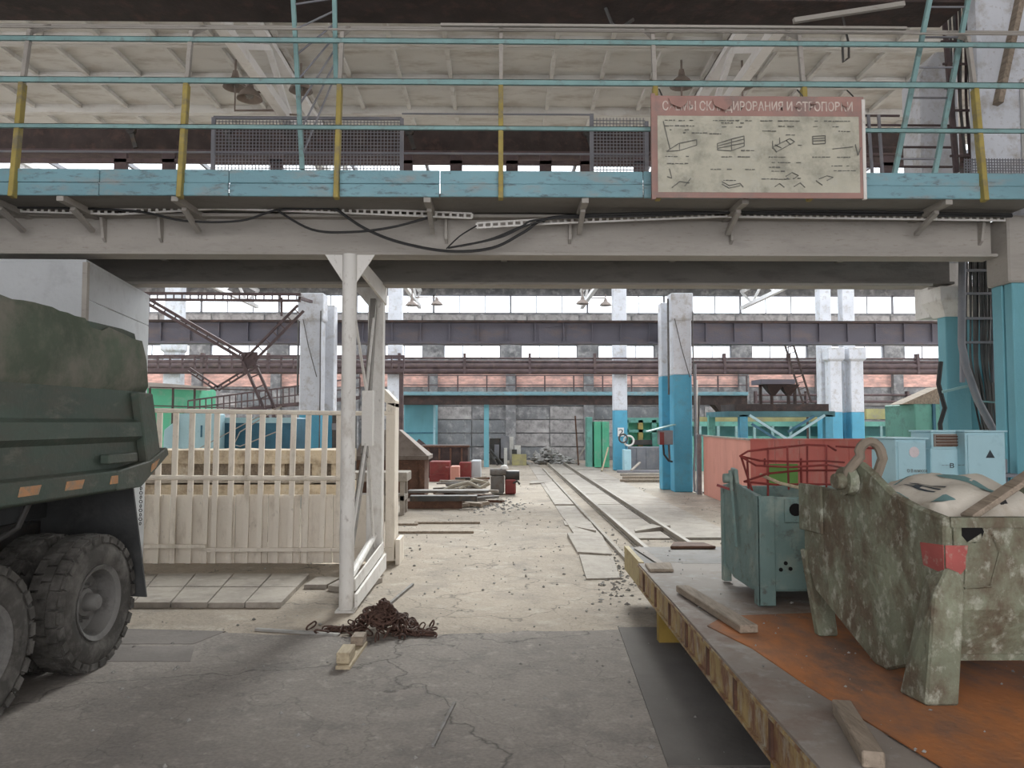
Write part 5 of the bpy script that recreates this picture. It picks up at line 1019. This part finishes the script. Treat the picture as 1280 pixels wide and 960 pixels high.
for i, (py, x0, x1, m) in enumerate(((591, 772, 838, GREYPL), (595, 776, 838, SLABG), (599, 779, 838, WOOD), (603, 776, 838, WOOD))):
    y = Zp(800, py).y; a = Zp(x0, py); b = Zp(x1, py); tag(MB().box((a.x, y, 0.0), (b.x, y + .22, .10)).build('long_beam', m, bevel=.01), 'long beam on the floor left of the blue column, %s of four' % ['farthest', 'second farthest', 'third farthest', 'nearest'][i], 'beam', 'beams laid on the floor')
tag(MB().beam(Yp(789, 588, 29.6), Yp(800, 578, 30.0), .1, .04).build('leaning_board', SLABG), 'short pale board propped on the beams by the grey bin', 'board')
# switch box on the right column
sb = thing('switch_box', Yp(832, 560, 21.8), 'dark switch box under a slanted tin canopy on the blue column', 'switch box')
a = Yp(825, 538, 21.7); b = Yp(842, 556, 21.7); MB().box((a.x, 21.75, b.z), (b.x, 22.08, a.z)).build('box_body', GREYPL, sb, bevel=.01); MB().box((a.x, 21.72, b.z), (a.x + .12, 21.75, a.z - .05)).build('box_door', REDM, sb)
MB().prism([tuple(Yp(811, 539, 21.6)), tuple(Yp(845, 530, 21.6)), tuple(Yp(845, 530, 21.6) + Vector((0, 0, -.03))), tuple(Yp(811, 539, 21.6) + Vector((0, 0, -.03)))], (0, .5, 0)).build('canopy', TEAL, sb)
MB().tube([Yp(829, 556, 21.85), Yp(830, 568, 21.85), Yp(836, 576, 21.9), Yp(840, 577, 22.05)], .03, 6).build('conduit', BLACK, sb); MB().tube([Yp(836, 556, 21.9), Yp(837, 575, 21.95)], .03, 6).build('conduit', GREYCAB, sb)
# brown hopper, trestle, scrap
RUSTL = mat('brown_grey_sheet', (.19, .155, .13), .8, .15, 3, (.13, .10, .08), .35, 4)
hp = thing('steel_hopper', (-2.8, 21, 0), 'brown steel hopper with a slanting lid behind the white fence post', 'hopper')
MB().box((-3.9, 20.6, 0), (-2.03, 21.8, 1.0)).build('body', STEEL_D if False else RUSTD, hp, bevel=.01); MB().box((-3.95, 20.55, 1.0), (-1.92, 21.85, 1.12)).build('rim', RUSTL, hp, bevel=.01)
MB().add([(-3.9, 20.6, 1.12), (-1.96, 20.6, 1.12), (-1.96, 21.8, 1.12), (-3.9, 21.8, 1.12), (-3.6, 20.9, 1.8), (-2.75, 20.9, 1.8), (-2.75, 21.5, 1.8), (-3.6, 21.5, 1.8)], [(0, 1, 5, 4), (1, 2, 6, 5), (2, 3, 7, 6), (3, 0, 4, 7), (4, 5, 6, 7)]).build('slanted_lid', RUSTL, hp)
MB().box((-2.15, 20.5, 0), (-2.02, 20.58, 1.0)).build('corner_angle', RUSTD, hp)
ts = thing('concrete_trestle', (-2.4, 16.9, 0), 'grey slab trestle with short posts behind the white end post', 'trestle')
MB().box((-3.4, 16.7, .72), (-2.02, 17.5, .92)).build('slab', SLABG, ts, bevel=.015); MB().box((-3.3, 16.75, .3), (-2.08, 17.4, .42)).build('shelf', SLABG, ts, bevel=.01)
for x in (-3.2, -2.62, -2.18):
    for y in (16.75, 17.3): MB().box((x, y, 0), (x + .09, y + .09, .72)).build('leg', SLABG, ts)
rr_ = random.Random(31); sg = 'scrap bars piled beside the aisle'
cols = ['short', 'long', 'bent', 'flat', 'thin', 'thick']; spots = ['at the front of the pile', 'near the hopper', 'on top of the pile', 'at the right of the pile', 'at the back of the pile', 'low in the pile']
sp_ = thing('scrap_pile', (-1.2, 20, 0), 'tangled pile of rusty bars, offcuts and pipes left of the aisle', 'scrap pile')
for i in range(80):
    px = rr_.uniform(537, 606); py = rr_.uniform(606, 634); c = Zp(px, py); c.x = max(c.x, -1.15) if c.y > 19.7 else c.x; c.x = min(c.x, -1.0) if c.y > 20.4 else c.x; c.z = rr_.uniform(.04, .30) * (1 if py < 625 else .5); an = rr_.uniform(-.5, .6); Lh = rr_.uniform(.4, 1.5)
    d = Vector((math.cos(an), math.sin(an), rr_.uniform(-.06, .1))) * Lh / 2; MB().beam(c - d, c + d, rr_.uniform(.04, .14), rr_.uniform(.03, .08)).build('scrap_bar', rr_.choice((STEEL, RUSTD, SLABG, WOOD, STEEL_D)), sp_)
for i, pts_ in enumerate(([(545, 618), (565, 608), (585, 603), (600, 610), (612, 604)], [(575, 612), (592, 600), (608, 603), (600, 612), (585, 616)], [(548, 625), (570, 612), (590, 606)])):
    MB().tube([Yp(x, y, 20.2 + i * .2) for x, y in pts_], .05, 8).build('bent_pipe', PIPEW, sp_, smooth=True)
MB().box((-2.1, 17.9, .18), (-.55, 18.2, .3)).build('channel_bar', STEEL_D, sp_); MB().box((-2.2, 18.0, 0), (-.9, 18.3, .17)).build('channel_bar', RUSTD, sp_)
MB().box((-2.3, 19.2, .25), (-.3, 19.6, .31)).build('plate', STEEL, sp_)
mo = thing('gear_motor', Yp(630, 618, 21.4), 'grey and maroon gear motor on the floor at the end of the scrap pile', 'motor')
a = Yp(612, 600, 21.4); MB().box((-.28, 21.4, .04), (.1, 21.9, .52)).build('gear_case', STEEL, mo, bevel=.03); MB().box((.12, 21.35, .02), (.42, 21.85, .42)).build('motor_block', REDM, mo, bevel=.03)
MB().lathe([(.0, 0), (.14, 0), (.14, .4), (.0, .4)], (.12, 21.6, .52), 'x', 14).build('drum', STEEL_D, mo, smooth=True); MB().lathe([(.0, 0), (.1, 0), (.1, .45), (.0, .45)], (-.3, 21.5, .62), 'x', 14).build('drum', STEEL, mo, smooth=True)
MB().tube([(.3, 21.4, .3), (.45, 21.3, .38), (.52, 21.4, .3)], .03, 6).build('hose', STEEL_D, mo)
tag(MB().lathe([(.0, .12), (.06, .11), (.1, .07), (.115, .0), (.10, .0)], (.1, 21.55, .70), 'z', 16).build('white_helmet', WHITE, smooth=True), 'small white dome like a helmet on top of the gear motor', 'helmet')
for i, (px0, px1, py) in enumerate(((498, 592, 667), (518, 600, 655), (497, 522, 657))):
    a, b = Zp(px0, py), Zp(px1, py); tag(MB().box((a.x, a.y, 0), (b.x, a.y + .12, .04)).build('floor_board', WOOD), ['nearest long thin board on the floor right of the fence post', 'farther thin board on the floor right of the fence post', 'short thin board touching the fence foot'][i], 'board', 'boards on the floor')
# ---- red box wall
rx = thing('red_steel_enclosure', (7.4, 17.5, 0), 'big faded red steel enclosure with a green hatch behind the bins', 'enclosure')
A0 = Zp(880, 618); C0 = Yp(939, 640, 17.0); C0.z = 0; RZ = Yp(939, 550, 17.0).z; D0 = Yp(1122, 550, 17.0); D0.z = 0
MB().prism([A0, C0, C0 + Vector((0, 0, RZ)), A0 + Vector((0, 0, RZ + .02))], (.04, .02, 0)).build('side_sheet', REDBOXL, rx)
n = 6
for i in range(n):
    p = C0.lerp(D0, i / n); q = C0.lerp(D0, (i + 1) / n); MB().box((p.x + .006, 17.0, 0), (q.x - .006, 17.04, RZ)).build('sheet_panel', REDBOX, rx, bevel=.006)
MB().beam(A0 + Vector((0, 0, RZ + .02)), C0 + Vector((0, 0, RZ + .01)), .06, .04).build('top_rim', SLABG, rx); MB().beam(C0 + Vector((0, 0, RZ + .01)), D0 + Vector((0, 0, RZ + .01)), .06, .04).build('top_rim', REDBOX, rx)
p, q = Yp(959, 580, 16.96), Yp(998, 616, 16.96); MB().box((p.x, 16.96, q.z), (q.x, 17.0, p.z)).build('green_hatch', GREENP, rx, bevel=.004)
p, q = Yp(1092, 590, 16.97), Yp(1122, 606, 16.97); MB().box((p.x, 16.97, q.z), (q.x, 17.0, p.z)).build('grey_strip', GREYPL, rx)
MB().box((A0.x - .18, A0.y - .02, 0), (A0.x - .06, A0.y + .1, RZ + .06)).build('end_post', GREYPL, rx)
p = Yp(1115, 550, 16.9); tag(MB().prism([(p.x - .05, 16.97, p.z + .03), (p.x + .08, 16.97, p.z + .03), (p.x + .06, 16.97, p.z - .42), (p.x - .06, 16.97, p.z - .38)], (0, .02, 0)).build('hanging_rag', SACK), 'pale rag hanging over the top right of the red enclosure', 'rag')
# wires at the foot of the blue column
wr = thing('cable_bundle', Yp(872, 614, 21.9), 'grey and white cables running down beside the blue column', 'cable')
for i, px in enumerate((869, 871, 874)): MB().tube([Yp(px, 455 + i * 20, 21.9), Yp(px + rr_.uniform(-2, 2), 540, 21.9), Yp(px + rr_.uniform(-2, 2), 590, 21.9), Yp(px - 1, 614, 21.9), Yp(px + 6, 616, 21.6)], .03, 6).build('strand', (GREYPL, WHITE, GREYCAB)[i], wr)
# ---- teal platform with braces
pf = thing('teal_platform', (8, 22, 0), 'teal steel platform with crossed braces above the red enclosure', 'platform'); PY = 22.5
def Q(px, py, d=0): return Yp(px, py, PY + d)
a, b = Q(912, 514), Q(1044, 526); MB().box((a.x, PY, b.z + .12), (b.x, PY + 2.6, a.z)).build('deck_beam', BLUE_D if False else mat('platform_teal_dark', (.07, .17, .19), .6, .2, 3), pf)
for px in (930, 1037): p = Q(px, 540); MB().box((p.x - .12, PY, 0), (p.x + .12, PY + .2, a.z - .1)).build('post', BLUE, pf, bevel=.01)
p = Q(916, 540); MB().box((p.x - .1, PY + 2.2, 0), (p.x + .1, PY + 2.4, a.z - .1)).build('post', GREENT, pf)
for p0, p1 in (((937, 519), (984, 549)), ((1031, 519), (984, 549)), ((940, 530), (975, 552)), ((1018, 520), (985, 540))): MB().beam(Q(*p0, -.03), Q(*p1, -.03), .05, .07).build('brace', BLUE_L if p0[1] == 519 else BLUE_D, pf)
a2, b2 = Q(918, 505, .6), Q(1036, 511, .6); MB().box((a2.x, PY + .6, a.z), (b2.x, PY + 2, a2.z)).build('top_plate', DARKBR, pf)
hz = thing('feed_hopper', Q(980, 505, 1), 'dark funnel hoppers under a grey tray on the teal platform', 'hopper')
a3, b3 = Q(951, 474, 1), Q(994, 480, 1); MB().box((a3.x, PY + 1, b3.z), (b3.x, PY + 1.9, a3.z)).build('tray', BRIDGE, hz)
for px in (972, 992):
    c = Q(px, 480, 1); t_ = .24; zb3 = Q(px, 494, 1).z; z1 = b3.z; y0 = PY + 1.2
    MB().add([(c.x - .28, y0, z1), (c.x + .28, y0, z1), (c.x + .28, y0 + .5, z1), (c.x - .28, y0 + .5, z1), (c.x - .06, y0 + .2, zb3), (c.x + .06, y0 + .2, zb3), (c.x + .06, y0 + .3, zb3), (c.x - .06, y0 + .3, zb3)], [(0, 1, 5, 4), (1, 2, 6, 5), (2, 3, 7, 6), (3, 0, 4, 7), (4, 5, 6, 7), (0, 3, 2, 1)]).build('funnel', DARKBR, hz)
for px in (951, 965, 986, 994): c = Q(px, 490, 1.5); MB().box((c.x - .04, PY + 1.5, a2.z), (c.x + .04, PY + 1.58, b3.z)).build('stand', DARKBR, hz)
# long teal machine bed and ochre beam behind
lb = thing('long_machine_bed', (9, 28, 0), 'long sea-green machine bed with uprights behind the red enclosure', 'machine'); a, b = Yp(846, 527, 31.6), Yp(1175, 549, 31.6)
MB().box((a.x, 31.6, a.z - .2), (b.x, 32.4, a.z)).build('top_rail', GREENT, lb); MB().box((a.x, 31.6, 0), (b.x, 32.4, b.z + .12)).build('base', GREENT, lb); MB().box((a.x, 32.0, b.z), (b.x, 32.3, a.z - .2)).build('inner_panel', mat('deep_teal_panel', (.08, .22, .22), .6, .2, 2), lb)
for i in range(15): x = a.x + .2 + i * (b.x - a.x - .4) / 14; MB().box((x - .05, 31.55, b.z), (x + .05, 31.65, a.z - .18)).build('upright', TEAL, lb)
ob = thing('ochre_beam', (13, 32.8, 0), 'faded ochre beam on posts behind the whitewashed column pair', 'beam'); a, b = Yp(872, 511, 32.9), Yp(1150, 524, 32.9); MB().box((Yp(1070, 0, 32.9).x, 32.8, b.z), (b.x, 33.0, a.z)).build('beam', OLIVE, ob); MB().box((a.x, 32.95, b.z - .1), (Yp(1020, 0, 32.9).x, 33.15, b.z + .1)).build('beam', OLIVE, ob)
for px in (880, 1147): x = Yp(px, 0, 33.0).x; MB().box((x - .1, 32.95, 0), (x + .1, 33.05, b.z)).build('post', OLIVE, ob)
t, a, b = machine('teal_tank', 1143, 1180, 505, 15.2, 1.2, GREENT, 'sea-green cabinet tank left of the turquoise column', 'tank'); MB().box(((a.x + b.x) / 2 + .05, 15.15, 0), ((a.x + b.x) / 2 + .1, 15.2, a.z)).build('seam', BLUE_D, t); MB().prism([(a.x - .2, 15.3, a.z), (b.x, 15.3, a.z), (b.x, 15.3, a.z + .35)], (0, .5, 0)).build('sloped_lid', WOOD, t)
tag(MB().tube([Yp(1176, 452, 10.1), Yp(1173, 480, 10.1), Yp(1181, 510, 10.1), Yp(1175, 530, 10.1), Yp(1177, 552, 10.1), Vector((Yp(1177, 552, 10.1).x, 10.1, .02))], .03, 8).build('black_hose', BLACK, smooth=True), 'black hose hanging along the left of the turquoise column', 'hose')
# ---- steel shelves/pipes on the far right wall
# ================================================================ CHAIN PILE, WEDGES, RODS
cp = thing('chain_pile', Zp(470, 802), 'heap of rusty brown chain on the floor in front of the white post', 'chain')
ln = MB(); pts = [(.036 * math.cos(t) * (1.0) + (.022 if math.cos(t) > 0 else -.022), .026 * math.sin(t), 0) for t in [2 * math.pi * i / 12 for i in range(12)]]; ln.tube(pts, .0085, 6, closed=True)
CHM = mat('rusty_chain_iron', (.075, .042, .032), .75, .3, 8, (.13, .075, .055), .3, 20)
cl0 = proto(ln, 'chain_link', CHM); rc = random.Random(41); cbase = ORG['chain_pile']
def link(p, rx_, ry_, rz_, s=1.0):
    o = cl0.copy(); COL.objects.link(o); o.parent = cp; o.location = Vector(p) - cbase; o.rotation_euler = (rx_, ry_, rz_); o.scale = (s,) * 3
ctr = Zp(478, 790)
for i in range(200):
    a_ = rc.uniform(0, 6.28); r_ = abs(rc.gauss(0, .17)); x = ctr.x + math.cos(a_) * r_ * 1.35; y = ctr.y + math.sin(a_) * r_ * .7
    h = max(.0, .27 - r_ * .95) * rc.uniform(.25, 1); link((x, y, .03 + h), rc.uniform(0, 3), rc.uniform(-.8, .8), rc.uniform(0, 3), rc.uniform(.75, 1.15))
for i in range(26):   # tails along the floor
    f = i / 25; p = Vector((ctr.x + .1 + .38 * f, ctr.y - .04 - .16 * f + .03 * math.sin(f * 9), .025)); link(p, (i % 2) * 1.57, 0, -.4 + .3 * math.sin(f * 9))
for i in range(14): f = i / 13; link((ctr.x - .2 - .32 * f, ctr.y + .02 + .02 * math.sin(f * 7), .025), (i % 2) * 1.57, 0, .1)
for c_, r_, tl_ in ((Vector((ctr.x + .02, ctr.y - .05, .17)), .13, .9), (Vector((ctr.x - .07, ctr.y, .20)), .11, .4)):
    MB().tube([c_ + Vector((r_ * math.cos(t), r_ * .5 * math.sin(t), r_ * .55 * math.sin(t) * tl_)) for t in [2 * math.pi * k / 18 for k in range(18)]], .016, 7, closed=True).build('iron_ring', CHM, cp, smooth=True)
a = Zp(422, 838); b = Zp(450, 812)
def wedge(px0, py0, px1, py1, wd, h, lab, m, z=0.0, grp='cut wooden blocks by the chain heap'):
    p, q = Zp(px0, py0), Zp(px1, py1); d = (q - p).normalized(); n_ = Vector((d.y, -d.x, 0)) * wd
    return tag(MB().prism([p + Vector((0, 0, z)), p + n_ + Vector((0, 0, z)), q + n_ + Vector((0, 0, z)), q + Vector((0, 0, z))], (0, 0, h)).build('wood_block', m, bevel=.006), lab, 'wood block', grp)
wedge(419, 838, 443, 806, .12, .035, 'flat wooden board under the two cut blocks by the chain', WOODB)
wedge(420, 836, 428, 824, .11, .09, 'pale cut wooden block nearest the camera by the chain heap', WOODB, z=.037)
wedge(438, 813, 443, 806, .11, .08, 'grey-brown cut wooden block touching the chain heap', WOOD, z=.037)
a, b = Zp(478, 764), Zp(516, 732); tag(MB().beam(a + Vector((0, 0, .015)), b + Vector((0, 0, .015)), .03, .03).build('steel_rod', STEEL), 'thin steel rod on the floor between the chain and the aisle', 'rod')
a, b = Zp(541, 935), Zp(568, 881); tag(MB().beam(a + Vector((0, 0, .01)), b + Vector((0, 0, .01)), .022, .02).build('steel_rod', STEEL), 'thin bar lying on the bare floor in the foreground', 'rod')
for (x0, y0, x1, y1, lab) in ((345, 789, 440, 797, 'flat dark iron strip left of the chain heap'), (585, 842, 606, 842, 'tiny flat strip on the floor')):
    pass
tag(MB().beam(Zp(320, 788) + Vector((0, 0, .012)), Zp(424, 795) + Vector((0, 0, .012)), .05, .02).build('steel_strip', RUBBLE), 'flat grey strip on the floor left of the chain heap', 'strip')
